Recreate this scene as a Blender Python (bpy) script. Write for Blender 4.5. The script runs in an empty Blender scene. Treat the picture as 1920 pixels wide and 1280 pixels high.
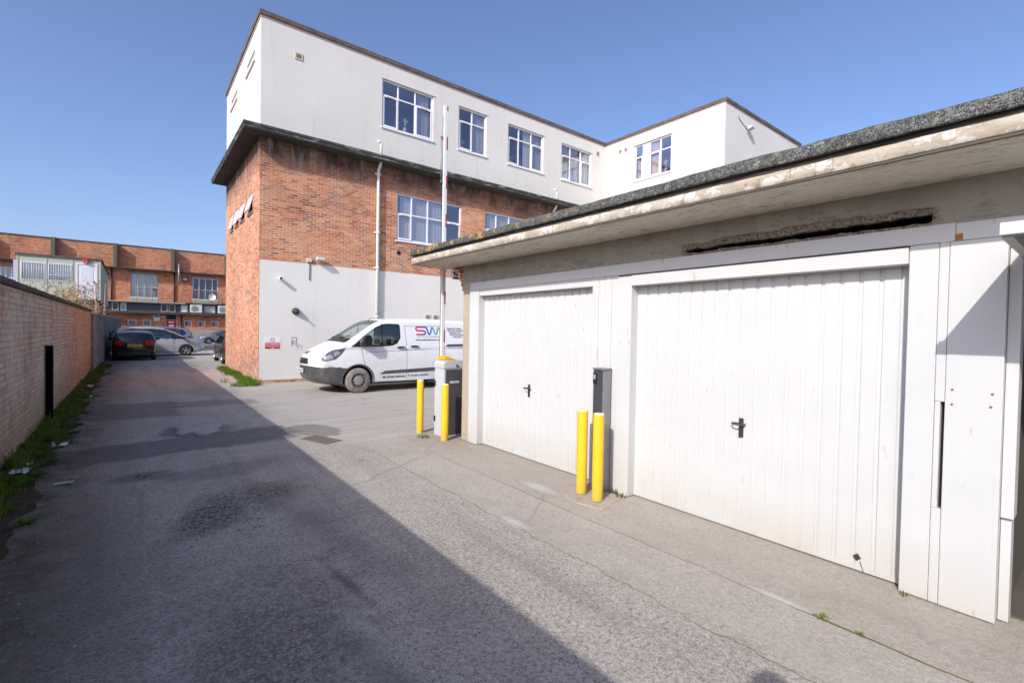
import bpy, bmesh, math, random
import numpy as np
from mathutils import Vector, Matrix, noise as mnoise

random.seed(7)
scene = bpy.context.scene
COL = scene.collection
R = math.radians

# ------------------------------------------------------------------ helpers: objects
def tag(o, label=None, cat=None, group=None, kind=None):
    if label: o['label'] = label
    if cat: o['category'] = cat
    if group: o['group'] = group
    if kind: o['kind'] = kind
    return o

def thing(name, label, cat, loc=(0, 0, 0), rz=0.0, group=None):
    o = bpy.data.objects.new(name, None)
    o.empty_display_size = 0.2
    COL.objects.link(o)
    o.location = loc
    o.rotation_euler = (0, 0, rz)
    return tag(o, label, cat, group)

def copy_tree(o, parent=None):
    c = o.copy()
    COL.objects.link(c)
    if parent is not None: c.parent = parent
    for ch in list(o.children): copy_tree(ch, c)
    return c

def origin_of(o):
    v = Vector((0, 0, 0))
    while o is not None:
        v += Vector(o.location); o = o.parent
    return v

class MB:
    """collects boxes, tubes, patches and builds them as one mesh object"""
    def __init__(s, fn=None):
        s.v = []; s.f = []; s.m = []; s.sm = []; s.fn = fn
    def add(s, pts, faces, m=0, smooth=False):
        b = len(s.v)
        for p in pts:
            s.v.append(tuple(s.fn(*p)) if s.fn else tuple(p))
        for f in faces:
            s.f.append([b + i for i in f]); s.m.append(m); s.sm.append(smooth)
        return s
    def box(s, x0, x1, y0, y1, z0, z1, m=0):
        p = [(x0,y0,z0),(x1,y0,z0),(x1,y1,z0),(x0,y1,z0),(x0,y0,z1),(x1,y0,z1),(x1,y1,z1),(x0,y1,z1)]
        return s.add(p, [(0,3,2,1),(4,5,6,7),(0,1,5,4),(1,2,6,5),(2,3,7,6),(3,0,4,7)], m)
    def poly(s, pts, m=0):
        return s.add(pts, [tuple(range(len(pts)))], m)
    def prism(s, pts, axis, a, b, m=0):
        # pts: 2-D outline, extruded along axis ('x','y','z') from a to b
        def mk(p, t):
            return {'x': (t, p[0], p[1]), 'y': (p[0], t, p[1]), 'z': (p[0], p[1], t)}[axis]
        n = len(pts)
        P = [mk(p, a) for p in pts] + [mk(p, b) for p in pts]
        F = [tuple(range(n))[::-1], tuple(range(n, 2 * n))]
        F += [(i, (i + 1) % n, n + (i + 1) % n, n + i) for i in range(n)]
        return s.add(P, F, m)
    def tube(s, path, r, n=10, m=0, caps=True, smooth=True):
        path = [Vector(p) for p in path]
        rr = r if isinstance(r, (list, tuple)) else [r] * len(path)
        rings = []; up = None
        for i, p in enumerate(path):
            d = (path[min(i + 1, len(path) - 1)] - path[max(i - 1, 0)]).normalized()
            if up is None:
                up = d.orthogonal().normalized()
            else:
                up = (up - d * up.dot(d))
                up = up.normalized() if up.length > 1e-6 else d.orthogonal().normalized()
            b = d.cross(up)
            rings.append([p + (up * math.cos(2 * math.pi * k / n) + b * math.sin(2 * math.pi * k / n)) * rr[i] for k in range(n)])
        P = [q for rg in rings for q in rg]
        F = []
        for i in range(len(path) - 1):
            for k in range(n):
                F.append((i * n + k, i * n + (k + 1) % n, (i + 1) * n + (k + 1) % n, (i + 1) * n + k))
        s.add(P, F, m, smooth)
        if caps:
            L = len(path) - 1
            s.add(rings[0], [tuple(range(n))[::-1]], m)
            s.add(rings[L], [tuple(range(n))], m)
        return s
    def lathe(s, prof, n=32, axis='z', c=(0, 0, 0), m=0, smooth=True, a0=0.0, a1=2 * math.pi):
        # prof: list of (r, t) along axis
        P = []
        full = abs(a1 - a0 - 2 * math.pi) < 1e-6
        cols = n if full else n + 1
        for r, t in prof:
            for k in range(cols):
                a = a0 + (a1 - a0) * k / n
                u, v = r * math.cos(a), r * math.sin(a)
                P.append({'z': (c[0] + u, c[1] + v, c[2] + t), 'y': (c[0] + u, c[1] + t, c[2] + v), 'x': (c[0] + t, c[1] + u, c[2] + v)}[axis])
        F = []
        for i in range(len(prof) - 1):
            for k in range(n):
                k2 = (k + 1) % cols
                F.append((i * cols + k, i * cols + k2, (i + 1) * cols + k2, (i + 1) * cols + k))
        return s.add(P, F, m, smooth)
    def grid(s, P2, m=0, smooth=True, keep=None):
        nr, nc = len(P2), len(P2[0])
        P = [p for row in P2 for p in row]
        F = []
        for i in range(nr - 1):
            for j in range(nc - 1):
                if keep is None or keep(i, j):
                    F.append((i * nc + j, i * nc + j + 1, (i + 1) * nc + j + 1, (i + 1) * nc + j))
        return s.add(P, F, m, smooth)
    def build(s, name, mats, parent=None, bevel=0.0, world=True, recalc=True, label=None):
        me = bpy.data.meshes.new(name)
        off = origin_of(parent) if (parent is not None and world) else Vector((0, 0, 0))
        vs = [(v[0] - off.x, v[1] - off.y, v[2] - off.z) for v in s.v]
        me.from_pydata(vs, [], s.f)
        if not isinstance(mats, (list, tuple)): mats = [mats]
        for mt in mats: me.materials.append(mt)
        me.polygons.foreach_set('material_index', s.m)
        me.polygons.foreach_set('use_smooth', s.sm)
        if recalc:
            bm = bmesh.new(); bm.from_mesh(me)
            bmesh.ops.remove_doubles(bm, verts=bm.verts, dist=1e-5)
            bmesh.ops.recalc_face_normals(bm, faces=bm.faces)
            bm.to_mesh(me); bm.free()
        me.update()
        o = bpy.data.objects.new(name, me)
        COL.objects.link(o)
        if parent is not None: o.parent = parent
        if bevel > 0:
            b = o.modifiers.new('bevel', 'BEVEL')
            b.width = bevel; b.segments = 2; b.limit_method = 'ANGLE'; b.angle_limit = R(40)
        if label: o['label'] = label
        return o

def islands(mb):
    """separate loose pieces of a builder, one MB per piece"""
    key = {}; par = []
    ids = []
    for v in mb.v:
        k = (round(v[0], 4), round(v[1], 4), round(v[2], 4))
        if k not in key: key[k] = len(par); par.append(len(par))
        ids.append(key[k])
    def find(a):
        while par[a] != a:
            par[a] = par[par[a]]; a = par[a]
        return a
    for f in mb.f:
        r = find(ids[f[0]])
        for i in f[1:]: par[find(ids[i])] = r
    grp = {}
    for k, f in enumerate(mb.f): grp.setdefault(find(ids[f[0]]), []).append(k)
    res = []
    for fs in grp.values():
        m = MB(); mp = {}
        for k in fs:
            nf = []
            for i in mb.f[k]:
                if i not in mp: mp[i] = len(m.v); m.v.append(mb.v[i])
                nf.append(mp[i])
            m.f.append(nf); m.m.append(mb.m[k]); m.sm.append(mb.sm[k])
        res.append(m)
    return res

def build_each(mb, name, mats, parent=None, **kw):
    """every loose piece becomes a part of its own"""
    return [m.build(name, mats, parent, **kw) for m in islands(mb)]

def text_geo(txt, size, align='CENTER', bold=False, extrude=0.0):
    """flat lettering as (verts, faces) in its own x-y plane"""
    cu = bpy.data.curves.new('t', 'FONT')
    cu.body = txt; cu.size = size; cu.align_x = align; cu.resolution_u = 2; cu.extrude = extrude
    if bold: cu.offset = size * 0.018
    ob = bpy.data.objects.new('t', cu)
    COL.objects.link(ob)
    dg = bpy.context.evaluated_depsgraph_get()
    me = bpy.data.meshes.new_from_object(ob.evaluated_get(dg))
    v = [tuple(p.co) for p in me.vertices]; f = [tuple(p.vertices) for p in me.polygons]
    bpy.data.objects.remove(ob); bpy.data.curves.remove(cu); bpy.data.meshes.remove(me)
    return v, f

# ------------------------------------------------------------------ helpers: materials
class S:
    def __init__(s, name):
        s.mat = bpy.data.materials.new(name)
        s.mat.use_nodes = True
        s.nt = s.mat.node_tree
        s.nt.nodes.clear()
        s.o = s.nt.nodes.new('ShaderNodeOutputMaterial')
        s._pos = None
    def n(s, t): return s.nt.nodes.new(t)
    def link(s, a, b): s.nt.links.new(a, b)
    def put(s, sock, v):
        if isinstance(v, bpy.types.NodeSocket): s.link(v, sock)
        elif isinstance(v, (tuple, list)) and len(v) == 3 and sock.type == 'RGBA': sock.default_value = (*v, 1)
        elif v is not None: sock.default_value = v
    def pos(s):
        if s._pos is None: s._pos = s.n('ShaderNodeNewGeometry').outputs['Position']
        return s._pos
    def obj(s): return s.n('ShaderNodeTexCoord').outputs['Object']
    def sep(s, v):
        q = s.n('ShaderNodeSeparateXYZ'); s.put(q.inputs[0], v); return q.outputs
    def comb(s, x=0.0, y=0.0, z=0.0):
        q = s.n('ShaderNodeCombineXYZ')
        for i, a in enumerate((x, y, z)): s.put(q.inputs[i], a)
        return q.outputs[0]
    def scale(s, v, sc):
        q = s.n('ShaderNodeMapping'); s.put(q.inputs[0], v); q.inputs['Scale'].default_value = sc; return q.outputs[0]
    def math(s, op, a, b=None, c=None, clamp=False):
        q = s.n('ShaderNodeMath'); q.operation = op; q.use_clamp = clamp
        s.put(q.inputs[0], a)
        if b is not None: s.put(q.inputs[1], b)
        if c is not None: s.put(q.inputs[2], c)
        return q.outputs[0]
    def noise(s, v=None, scale=1.0, detail=4.0, rough=0.6, dist=0.0):
        q = s.n('ShaderNodeTexNoise')
        s.put(q.inputs['Vector'], v if v is not None else s.pos())
        q.inputs['Scale'].default_value = scale; q.inputs['Detail'].default_value = detail
        q.inputs['Roughness'].default_value = rough; q.inputs['Distortion'].default_value = dist
        return q.outputs[0]
    def voro(s, v=None, scale=1.0, out='Color', feature='F1'):
        q = s.n('ShaderNodeTexVoronoi'); q.feature = feature
        s.put(q.inputs['Vector'], v if v is not None else s.pos())
        q.inputs['Scale'].default_value = scale
        return q.outputs[out]
    def ramp(s, f, stops, interp='LINEAR'):
        q = s.n('ShaderNodeValToRGB'); q.color_ramp.interpolation = interp
        e = q.color_ramp.elements
        while len(e) < len(stops): e.new(0.5)
        for i, (p, c) in enumerate(stops):
            e[i].position = p
            e[i].color = (c, c, c, 1) if isinstance(c, (int, float)) else (*c, 1)
        s.put(q.inputs[0], f)
        return q.outputs[0]
    def mr(s, f, a, b, c=0.0, d=1.0):
        q = s.n('ShaderNodeMapRange'); s.put(q.inputs[0], f)
        for i, v in enumerate((a, b, c, d)): s.put(q.inputs[i + 1], v)
        return q.outputs[0]
    def mix(s, f, a, b, blend='MIX'):
        q = s.n('ShaderNodeMix'); q.data_type = 'RGBA'; q.blend_type = blend
        s.put(q.inputs[0], f); s.put(q.inputs[6], a); s.put(q.inputs[7], b)
        return q.outputs[2]
    def bump(s, h, strength=0.5, dist=0.01):
        q = s.n('ShaderNodeBump'); q.inputs['Strength'].default_value = strength
        q.inputs['Distance'].default_value = dist; s.put(q.inputs['Height'], h)
        return q.outputs[0]
    def out(s, col, rough=0.7, metal=0.0, normal=None, spec=0.4, **kw):
        p = s.n('ShaderNodeBsdfPrincipled')
        s.put(p.inputs['Base Color'], col); s.put(p.inputs['Roughness'], rough)
        s.put(p.inputs['Metallic'], metal); p.inputs['Specular IOR Level'].default_value = spec
        if normal is not None: s.link(normal, p.inputs['Normal'])
        for k, v in kw.items(): s.put(p.inputs[k.replace('_', ' ')], v)
        s.link(p.outputs[0], s.o.inputs[0])
        return s.mat

def plain(name, col, rough=0.6, metal=0.0, spec=0.4, var=0.12, nscale=6.0, bump=0.0, coat=0.0, objspace=True):
    """painted / moulded surface with slight unevenness"""
    s = S(name)
    v = s.obj() if objspace else s.pos()
    f = s.noise(v, nscale, 5, 0.6)
    c = s.mix(f, tuple(x * (1 - var) for x in col), tuple(min(1, x * (1 + var)) for x in col))
    r = s.mr(f, 0.3, 0.7, max(0.02, rough - 0.08), min(1, rough + 0.08))
    nm = s.bump(s.noise(v, nscale * 8, 4), bump, 0.003) if bump else None
    return s.out(c, r, metal, nm, spec, Coat_Weight=coat)

def wall_uv(s):
    x, y, z = s.sep(s.pos())
    return s.comb(s.math('ADD', x, y), z, 0.0), x, y, z

def brick(name, ramp, mortar, mort_amt=0.55, bw=0.232, rh=0.0765, ms=0.008, stain=0.35, bumpst=0.6, extra=None):
    s = S(name)
    uv, x, y, z = wall_uv(s)
    q = s.n('ShaderNodeTexBrick')
    s.link(uv, q.inputs['Vector'])
    q.inputs['Color1'].default_value = (0, 0, 0, 1); q.inputs['Color2'].default_value = (1, 1, 1, 1)
    q.inputs['Mortar'].default_value = (0.5, 0.5, 0.5, 1)
    q.inputs['Scale'].default_value = 1.0; q.inputs['Mortar Size'].default_value = ms
    q.inputs['Mortar Smooth'].default_value = 0.2; q.inputs['Bias'].default_value = 0.0
    q.inputs['Brick Width'].default_value = bw; q.inputs['Row Height'].default_value = rh
    big = s.noise(s.pos(), 0.55, 4, 0.65)
    rnd = s.math('ADD', s.math('MULTIPLY', q.outputs['Color'], 0.8), s.mr(big, 0.32, 0.68, -0.2, 0.36))
    bc = s.ramp(rnd, ramp)
    fine = s.noise(s.pos(), 22, 4, 0.7)
    bc = s.mix(s.mr(fine, 0.3, 0.75, 0.0, 0.35), bc, tuple(c * 0.45 for c in ramp[len(ramp) // 2][1]))
    mfac = s.math('MULTIPLY', q.outputs['Fac'], s.mr(s.noise(s.pos(), 1.3, 5, 0.7), 0.35, 0.62, mort_amt * 0.35, 1.0), clamp=True)
    c = s.mix(mfac, bc, mortar)
    st = s.noise(s.scale(s.pos(), (1.4, 1.4, 0.5)), 1.1, 6, 0.7)
    c = s.mix(s.mr(st, 0.5, 0.75, 0.0, stain), c, (0.10, 0.085, 0.07))
    s.bfac = q.outputs['Fac']
    if extra: c = extra(s, c, x, y, z)
    h = s.math('SUBTRACT', s.math('MULTIPLY', fine, 0.5), q.outputs['Fac'])
    return s.out(c, 0.9, 0, s.bump(h, bumpst, 0.008), 0.2)

def render_wall(name, col, dirt=0.12, streak=0.25, dcol=(0.35, 0.33, 0.28)):
    s = S(name)
    big = s.noise(s.pos(), 0.5, 5, 0.6)
    c = s.mix(s.mr(big, 0.3, 0.7), tuple(v * 0.95 for v in col), tuple(min(1, v * 1.03) for v in col))
    stk = s.noise(s.scale(s.pos(), (2.2, 2.2, 0.16)), 1.6, 5, 0.65)
    c = s.mix(s.mr(stk, 0.55, 0.8, 0, streak), c, dcol)
    sp = s.noise(s.pos(), 7, 6, 0.75)
    c = s.mix(s.mr(sp, 0.62, 0.8, 0, dirt), c, dcol)
    h = s.math('ADD', s.math('MULTIPLY', s.noise(s.pos(), 60, 3), 0.4), s.math('MULTIPLY', big, 2.0))
    return s.out(c, 0.85, 0, s.bump(h, 0.35, 0.006), 0.25)

M = {}
SKY_AIR, SKY_DUST, SKY_OZ, SKY_STR, SUN_STR, EXPO = 0.9, 2.2, 3.0, 0.15, 3.3, 0.40
# ------------------------------------------------------------------ materials
def orange_tan(): return [(0.0, (0.17, 0.085, 0.07)), (0.16, (0.31, 0.12, 0.08)), (0.34, (0.50, 0.18, 0.09)), (0.6, (0.60, 0.235, 0.115)), (0.82, (0.66, 0.35, 0.19)), (1.0, (0.58, 0.19, 0.085))]
def office_extra(s, c, x, y, z):
    pt = s.noise(s.pos(), 0.8, 6, 0.75)
    c = s.mix(s.mr(pt, 0.5, 0.64, 0, 0.42), c, (0.36, 0.255, 0.18))
    c = s.mix(s.mr(pt, 0.46, 0.34, 0, 0.35), c, (0.64, 0.44, 0.30))
    # sooty band with the eave's shade painted in, and lime runs below the slab
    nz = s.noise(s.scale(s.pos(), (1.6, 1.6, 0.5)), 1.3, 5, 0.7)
    soot_shade = s.math('MULTIPLY', s.mr(z, 6.6, 7.3, 0, 1), s.mr(nz, 0.35, 0.6, 0.5, 1.0), clamp=True)
    c = s.mix(soot_shade, c, (0.075, 0.055, 0.045))
    run = s.noise(s.scale(s.pos(), (2.6, 2.6, 0.35)), 1.2, 4, 0.6)
    lime = s.math('MULTIPLY', s.mr(z, 6.7, 7.5, 0, 1), s.mr(run, 0.585, 0.70, 0, 0.8), clamp=True)
    c = s.mix(lime, c, (0.50, 0.48, 0.45))
    base = s.math('MULTIPLY', s.mr(z, 0.0, 0.9, 1, 0), s.mr(nz, 0.4, 0.7, 0, 0.5), clamp=True)
    return s.mix(base, c, (0.42, 0.36, 0.31))
M['brick'] = brick('brick_orange', orange_tan(), (0.76, 0.60, 0.47), 0.7, stain=0.14, extra=office_extra)
def far_extra(s, c, x, y, z):
    nz = s.noise(s.scale(s.pos(), (0.5, 0.5, 0.9)), 0.9, 6, 0.75)
    top = s.math('MULTIPLY', s.mr(z, 7.6, 9.4, 0, 1), s.mr(nz, 0.45, 0.65, 0, 0.75), clamp=True)
    c = s.mix(top, c, (0.30, 0.25, 0.19))
    n2 = s.noise(s.pos(), 1.7, 5, 0.7)
    return s.mix(s.mr(n2, 0.62, 0.75, 0, 0.55), c, (0.50, 0.44, 0.38))
M['brick_far'] = brick('brick_red_far', [(0.0, (0.22, 0.07, 0.045)), (0.3, (0.45, 0.135, 0.065)), (0.6, (0.62, 0.215, 0.09)), (1.0, (0.68, 0.31, 0.15))], (0.60, 0.44, 0.34), 0.5, stain=0.18, extra=far_extra)
def yard_extra(s, c, x, y, z):
    # worn lime wash near the camera, bare red brick further along, green damp at the foot
    nz = s.noise(s.scale(s.pos(), (1.5, 1.2, 0.55)), 1.4, 6, 0.75)
    wash = s.math('MULTIPLY', s.mr(y, 17.5, 13.0, 0, 1), s.mr(nz, 0.38, 0.62, 0.0, 0.75), clamp=True)
    c = s.mix(wash, c, s.mix(s.mr(s.noise(s.pos(), 16, 4, 0.7), 0.35, 0.65), (0.42, 0.395, 0.33), (0.66, 0.63, 0.56)))
    drip = s.noise(s.scale(s.pos(), (3, 3.2, 0.35)), 1.6, 4, 0.7)
    c = s.mix(s.mr(drip, 0.62, 0.75, 0, 0.5), c, (0.55, 0.53, 0.50))
    fl = s.noise(s.scale(s.pos(), (9, 9, 3.0)), 3.0, 6, 0.8)
    c = s.mix(s.mr(fl, 0.54, 0.60, 0, 0.6), c, (0.66, 0.64, 0.60))
    c = s.mix(s.mr(fl, 0.45, 0.38, 0, 0.5), c, (0.15, 0.13, 0.11))
    c = s.mix(s.math('MULTIPLY', s.bfac, s.mr(nz, 0.35, 0.62, 0.65, 0.12)), c, (0.22, 0.20, 0.17))
    moss = s.math('MULTIPLY', s.mr(z, 0.9, 0.05, 0, 1), s.mr(nz, 0.38, 0.62, 0.2, 0.75), clamp=True)
    c = s.mix(moss, c, (0.19, 0.165, 0.085))
    return c
M['brick_yard'] = brick('brick_yard_wall', [(0.0, (0.27, 0.17, 0.12)), (0.3, (0.46, 0.245, 0.155)), (0.6, (0.62, 0.31, 0.17)), (1.0, (0.66, 0.50, 0.35))], (0.30, 0.285, 0.255), 0.95, stain=0.3, ms=0.013, bumpst=1.0, extra=yard_extra)
M['block'] = brick('grey_block', [(0.0, (0.16, 0.155, 0.145)), (0.5, (0.22, 0.21, 0.195)), (1.0, (0.29, 0.27, 0.25))], (0.15, 0.145, 0.135), 0.8, 0.44, 0.16, 0.012, 0.5)
M['white_upper'] = render_wall('white_render_upper', (0.685, 0.665, 0.62), 0.13, 0.24)
M['grey_lower'] = render_wall('pale_grey_render', (0.73, 0.705, 0.66), 0.09, 0.18)

def concrete(name, c1, c2, dark, speck=0.4, streaks=True, bump=0.5, sc=1.0):
    s = S(name)
    a = s.noise(s.pos(), 1.3 * sc, 7, 0.7)
    c = s.mix(s.mr(a, 0.3, 0.7), c1, c2)
    b = s.noise(s.scale(s.pos(), (3.0, 0.55, 2.0)), 3.2 * sc, 6, 0.75)
    c = s.mix(s.mr(b, 0.56, 0.64, 0, speck), c, dark)
    b2 = s.noise(s.scale(s.pos(), (9.0, 2.2, 6.0)), 4.0 * sc, 5, 0.8)
    c = s.mix(s.math('MULTIPLY', s.mr(b2, 0.53, 0.59, 0, speck), s.mr(a, 0.40, 0.55)), c, dark)
    if streaks:
        d = s.noise(s.scale(s.pos(), (1.5, 1.5, 0.2)), 2.5 * sc, 4, 0.6)
        c = s.mix(s.mr(d, 0.55, 0.8, 0, 0.4), c, dark)
    f = s.noise(s.pos(), 45, 5, 0.7)
    c = s.mix(s.mr(f, 0.55, 0.8, 0, 0.35), c, tuple(v * 0.5 for v in c1))
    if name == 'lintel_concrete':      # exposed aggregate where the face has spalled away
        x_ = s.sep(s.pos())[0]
        slot_shade = s.mr(x_, GX + 0.045, GX + 0.07)
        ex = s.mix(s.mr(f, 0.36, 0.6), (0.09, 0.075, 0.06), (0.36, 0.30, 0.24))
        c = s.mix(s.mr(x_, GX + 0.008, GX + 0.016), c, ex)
        c = s.mix(slot_shade, c, (0.02, 0.018, 0.016))       # depth of the slot painted near black as shade
    h = s.math('ADD', f, s.math('MULTIPLY', b, 1.4))
    return s.out(c, 0.9, 0, s.bump(h, bump, 0.01), 0.2)
GX = 4.18
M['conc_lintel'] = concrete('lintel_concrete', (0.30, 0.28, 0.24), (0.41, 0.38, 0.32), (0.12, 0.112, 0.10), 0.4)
M['conc_soffit'] = concrete('soffit_concrete', (0.62, 0.56, 0.46), (0.75, 0.69, 0.58), (0.30, 0.25, 0.19), 0.8, False, 0.7)
M['conc_pier'] = concrete('pier_concrete', (0.40, 0.33, 0.24), (0.47, 0.39, 0.29), (0.26, 0.21, 0.15), 0.3)
M['conc_pad'] = concrete('pad_concrete', (0.36, 0.31, 0.26), (0.47, 0.41, 0.35), (0.16, 0.14, 0.115), 0.6, False)
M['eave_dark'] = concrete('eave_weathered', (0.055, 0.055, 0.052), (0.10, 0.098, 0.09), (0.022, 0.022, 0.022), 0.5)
def eave_edge():
    s = S('eave_edge')
    a = s.noise(s.scale(s.pos(), (1.2, 1.2, 6)), 1.6, 6, 0.75)
    c = s.mix(s.mr(a, 0.3, 0.6), (0.035, 0.036, 0.034), (0.085, 0.083, 0.076))
    c = s.mix(s.mr(a, 0.54, 0.62, 0, 0.85), c, (0.36, 0.355, 0.33))
    return s.out(c, 0.85, 0, s.bump(a, 0.4, 0.01), 0.3)
M['eave_edge'] = eave_edge()
def coping():
    s = S('felt_coping')
    a = s.noise(s.scale(s.pos(), (1.5, 1.5, 3)), 2.2, 6, 0.75)
    c = s.mix(s.mr(a, 0.35, 0.65), (0.075, 0.066, 0.058), (0.17, 0.15, 0.125))
    return s.out(c, 0.9, 0, s.bump(a, 0.4, 0.01), 0.2)
M['coping'] = coping()
def felt():
    s = S('mineral_felt')
    _, y, _ = s.sep(s.pos())
    g = s.voro(None, 190, 'Color')
    gx = s.sep(g)[0]
    c = s.ramp(gx, [(0.0, (0.025, 0.026, 0.025)), (0.45, (0.062, 0.065, 0.06)), (0.75, (0.14, 0.144, 0.136)), (1.0, (0.34, 0.345, 0.33))])
    d = s.noise(s.pos(), 5, 5, 0.7)
    d2 = s.noise(s.pos(), 26, 5, 0.75)
    c = s.mix(s.mr(d, 0.42, 0.62, 0, 0.6), c, (0.045, 0.046, 0.038))
    c = s.mix(s.mr(d2, 0.5, 0.62, 0, 0.6), c, (0.19, 0.195, 0.183))
    c = s.mix(s.mr(d2, 0.48, 0.36, 0, 0.6), c, (0.04, 0.041, 0.037))
    li = s.noise(s.pos(), 11, 4, 0.6)
    on = s.math('MULTIPLY', s.mr(y, 3.0, 5.2, 0.0, 1.0), s.mr(li, 0.55, 0.62, 0, 1), clamp=True)
    c = s.mix(s.math('MULTIPLY', on, 0.85), c, (0.50, 0.27, 0.045))
    l2 = s.noise(s.scale(s.pos(), (1, 1, 1)), 17, 4, 0.6)
    c = s.mix(s.mr(l2, 0.62, 0.68, 0, 0.5), c, (0.40, 0.37, 0.25))
    return s.out(c, 0.95, 0, s.bump(s.math('ADD', gx, s.math('MULTIPLY', d, 3)), 0.7, 0.01), 0.2)
M['felt'] = felt()
def fascia():
    s = S('peeling_fascia')
    a = s.noise(s.scale(s.pos(), (1, 1.1, 5)), 3.6, 7, 0.75)
    c = s.mix(s.mr(a, 0.38, 0.62), (0.36, 0.30, 0.225), (0.49, 0.43, 0.35))
    p = s.noise(s.scale(s.pos(), (1, 2.2, 3)), 2.6, 6, 0.7)
    c = s.mix(s.mr(p, 0.52, 0.55, 0, 0.8), c, (0.63, 0.585, 0.52))
    q = s.noise(s.scale(s.pos(), (1, 5, 2)), 4.0, 5, 0.7)
    c = s.mix(s.mr(q, 0.57, 0.66, 0, 0.75), c, (0.26, 0.165, 0.095))
    return s.out(c, 0.85, 0, s.bump(p, 0.6, 0.01), 0.2)
M['fascia'] = fascia()

def white_paint(name, col, rough=0.45, chips=0.5, rust=0.35, grain=True):
    s = S(name)
    a = s.noise(s.pos(), 2.0, 5, 0.6)
    c = s.mix(s.mr(a, 0.3, 0.7), tuple(v * 0.96 for v in col), tuple(min(1, v * 1.02) for v in col))
    g = s.noise(s.scale(s.pos(), (10, 10, 0.35)), 2.0, 5, 0.65)
    c = s.mix(s.mr(g, 0.6, 0.8, 0, 0.12), c, (0.42, 0.40, 0.35))
    ch = s.noise(s.scale(s.pos(), (5, 5, 1.3)), 4.2, 6, 0.75)
    c = s.mix(s.mr(ch, 0.655, 0.685, 0, chips), c, (0.30, 0.28, 0.25))
    _, _, z = s.sep(s.pos())
    d = s.math('MULTIPLY', s.mr(z, 0.45, 0.02, 0, 1), s.mr(a, 0.35, 0.65, 0.15, 0.5), clamp=True)
    c = s.mix(d, c, (0.42, 0.36, 0.28))
    rs = s.noise(s.scale(s.pos(), (4, 4, 1.2)), 3.1, 3, 0.5)
    c = s.mix(s.mr(rs, 0.70, 0.74, 0, rust), c, (0.36, 0.15, 0.05))
    nm = s.bump(s.math('ADD', s.math('MULTIPLY', g, 1.0), s.math('MULTIPLY', ch, 1.0)), 0.25, 0.006) if grain else None
    return s.out(c, rough, 0, nm, 0.35)
M['white_door'] = white_paint('white_door_paint', (0.57, 0.57, 0.555), 0.4, 0.35, 0.3)
M['white_wood'] = white_paint('white_wood_paint', (0.56, 0.56, 0.548), 0.55, 0.55, 0.4)
M['upvc'] = plain('white_upvc', (0.80, 0.80, 0.82), 0.3, var=0.03)
M['pipe_white'] = plain('white_pipe', (0.74, 0.74, 0.72), 0.35, var=0.08)
def yellow():
    s = S('yellow_plastic')
    _, _, z = s.sep(s.obj())
    a = s.noise(s.obj(), 6, 6, 0.7); b = s.noise(s.scale(s.obj(), (9, 9, 60)), 3, 3, 0.6)
    c = s.mix(s.mr(a, 0.3, 0.7), (0.78, 0.47, 0.014), (0.84, 0.53, 0.03))
    c = s.mix(s.mr(b, 0.58, 0.64, 0, 0.4), c, (0.45, 0.30, 0.06))
    k = s.noise(s.scale(s.obj(), (14, 14, 22)), 2.4, 5, 0.75)
    c = s.mix(s.mr(k, 0.64, 0.68, 0, 0.8), c, (0.16, 0.14, 0.10))
    d = s.math('MULTIPLY', s.mr(z, 0.22, 0.0, 0, 1), s.mr(a, 0.35, 0.6, 0.1, 0.75), clamp=True)
    c = s.mix(d, c, (0.33, 0.25, 0.12))
    return s.out(c, s.mr(a, 0.3, 0.7, 0.38, 0.55), 0, None, 0.4)
M['yellow'] = yellow()
M['yellow_top'] = plain('pale_cap', (0.80, 0.72, 0.45), 0.5, var=0.06)
M['cab_grey'] = plain('cabinet_grey', (0.50, 0.51, 0.52), 0.45, var=0.06)
M['cab_dark'] = plain('cabinet_charcoal', (0.07, 0.073, 0.08), 0.55, var=0.15, bump=0.2)
M['black'] = plain('black_plastic', (0.015, 0.015, 0.016), 0.45)
M['darkgap'] = plain('dark_gap', (0.012, 0.011, 0.011), 0.9)
M['red'] = plain('red_tape', (0.30, 0.045, 0.045), 0.5, var=0.2)
M['galv'] = plain('galvanised_steel', (0.30, 0.31, 0.32), 0.45, 0.6, var=0.3, nscale=9)
M['post_dark'] = plain('post_charcoal', (0.05, 0.052, 0.058), 0.5, var=0.25, nscale=5, bump=0.2)
M['iron'] = plain('cast_iron', (0.20, 0.17, 0.14), 0.7, 0.3, var=0.3, nscale=12, bump=0.4)
M['steel_dark'] = plain('dark_steel', (0.10, 0.095, 0.095), 0.45, 0.7, var=0.3, nscale=20)
M['rust'] = plain('rust', (0.36, 0.15, 0.04), 0.9, var=0.4, nscale=20)
M['sign_white'] = plain('sign_white', (0.78, 0.78, 0.78), 0.4, var=0.03)
M['sign_red'] = plain('sign_red', (0.50, 0.02, 0.035), 0.4, var=0.05)
M['ink'] = plain('ink_black', (0.02, 0.02, 0.022), 0.6)
M['room'] = plain('room_wall', (0.48, 0.47, 0.62), 0.9, var=0.2, nscale=1)
M['ceil'] = plain('room_ceiling', (0.80, 0.80, 0.84), 0.9)
M['interior'] = plain('garage_interior', (0.10, 0.085, 0.07), 0.95, var=0.4, nscale=2)
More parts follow.
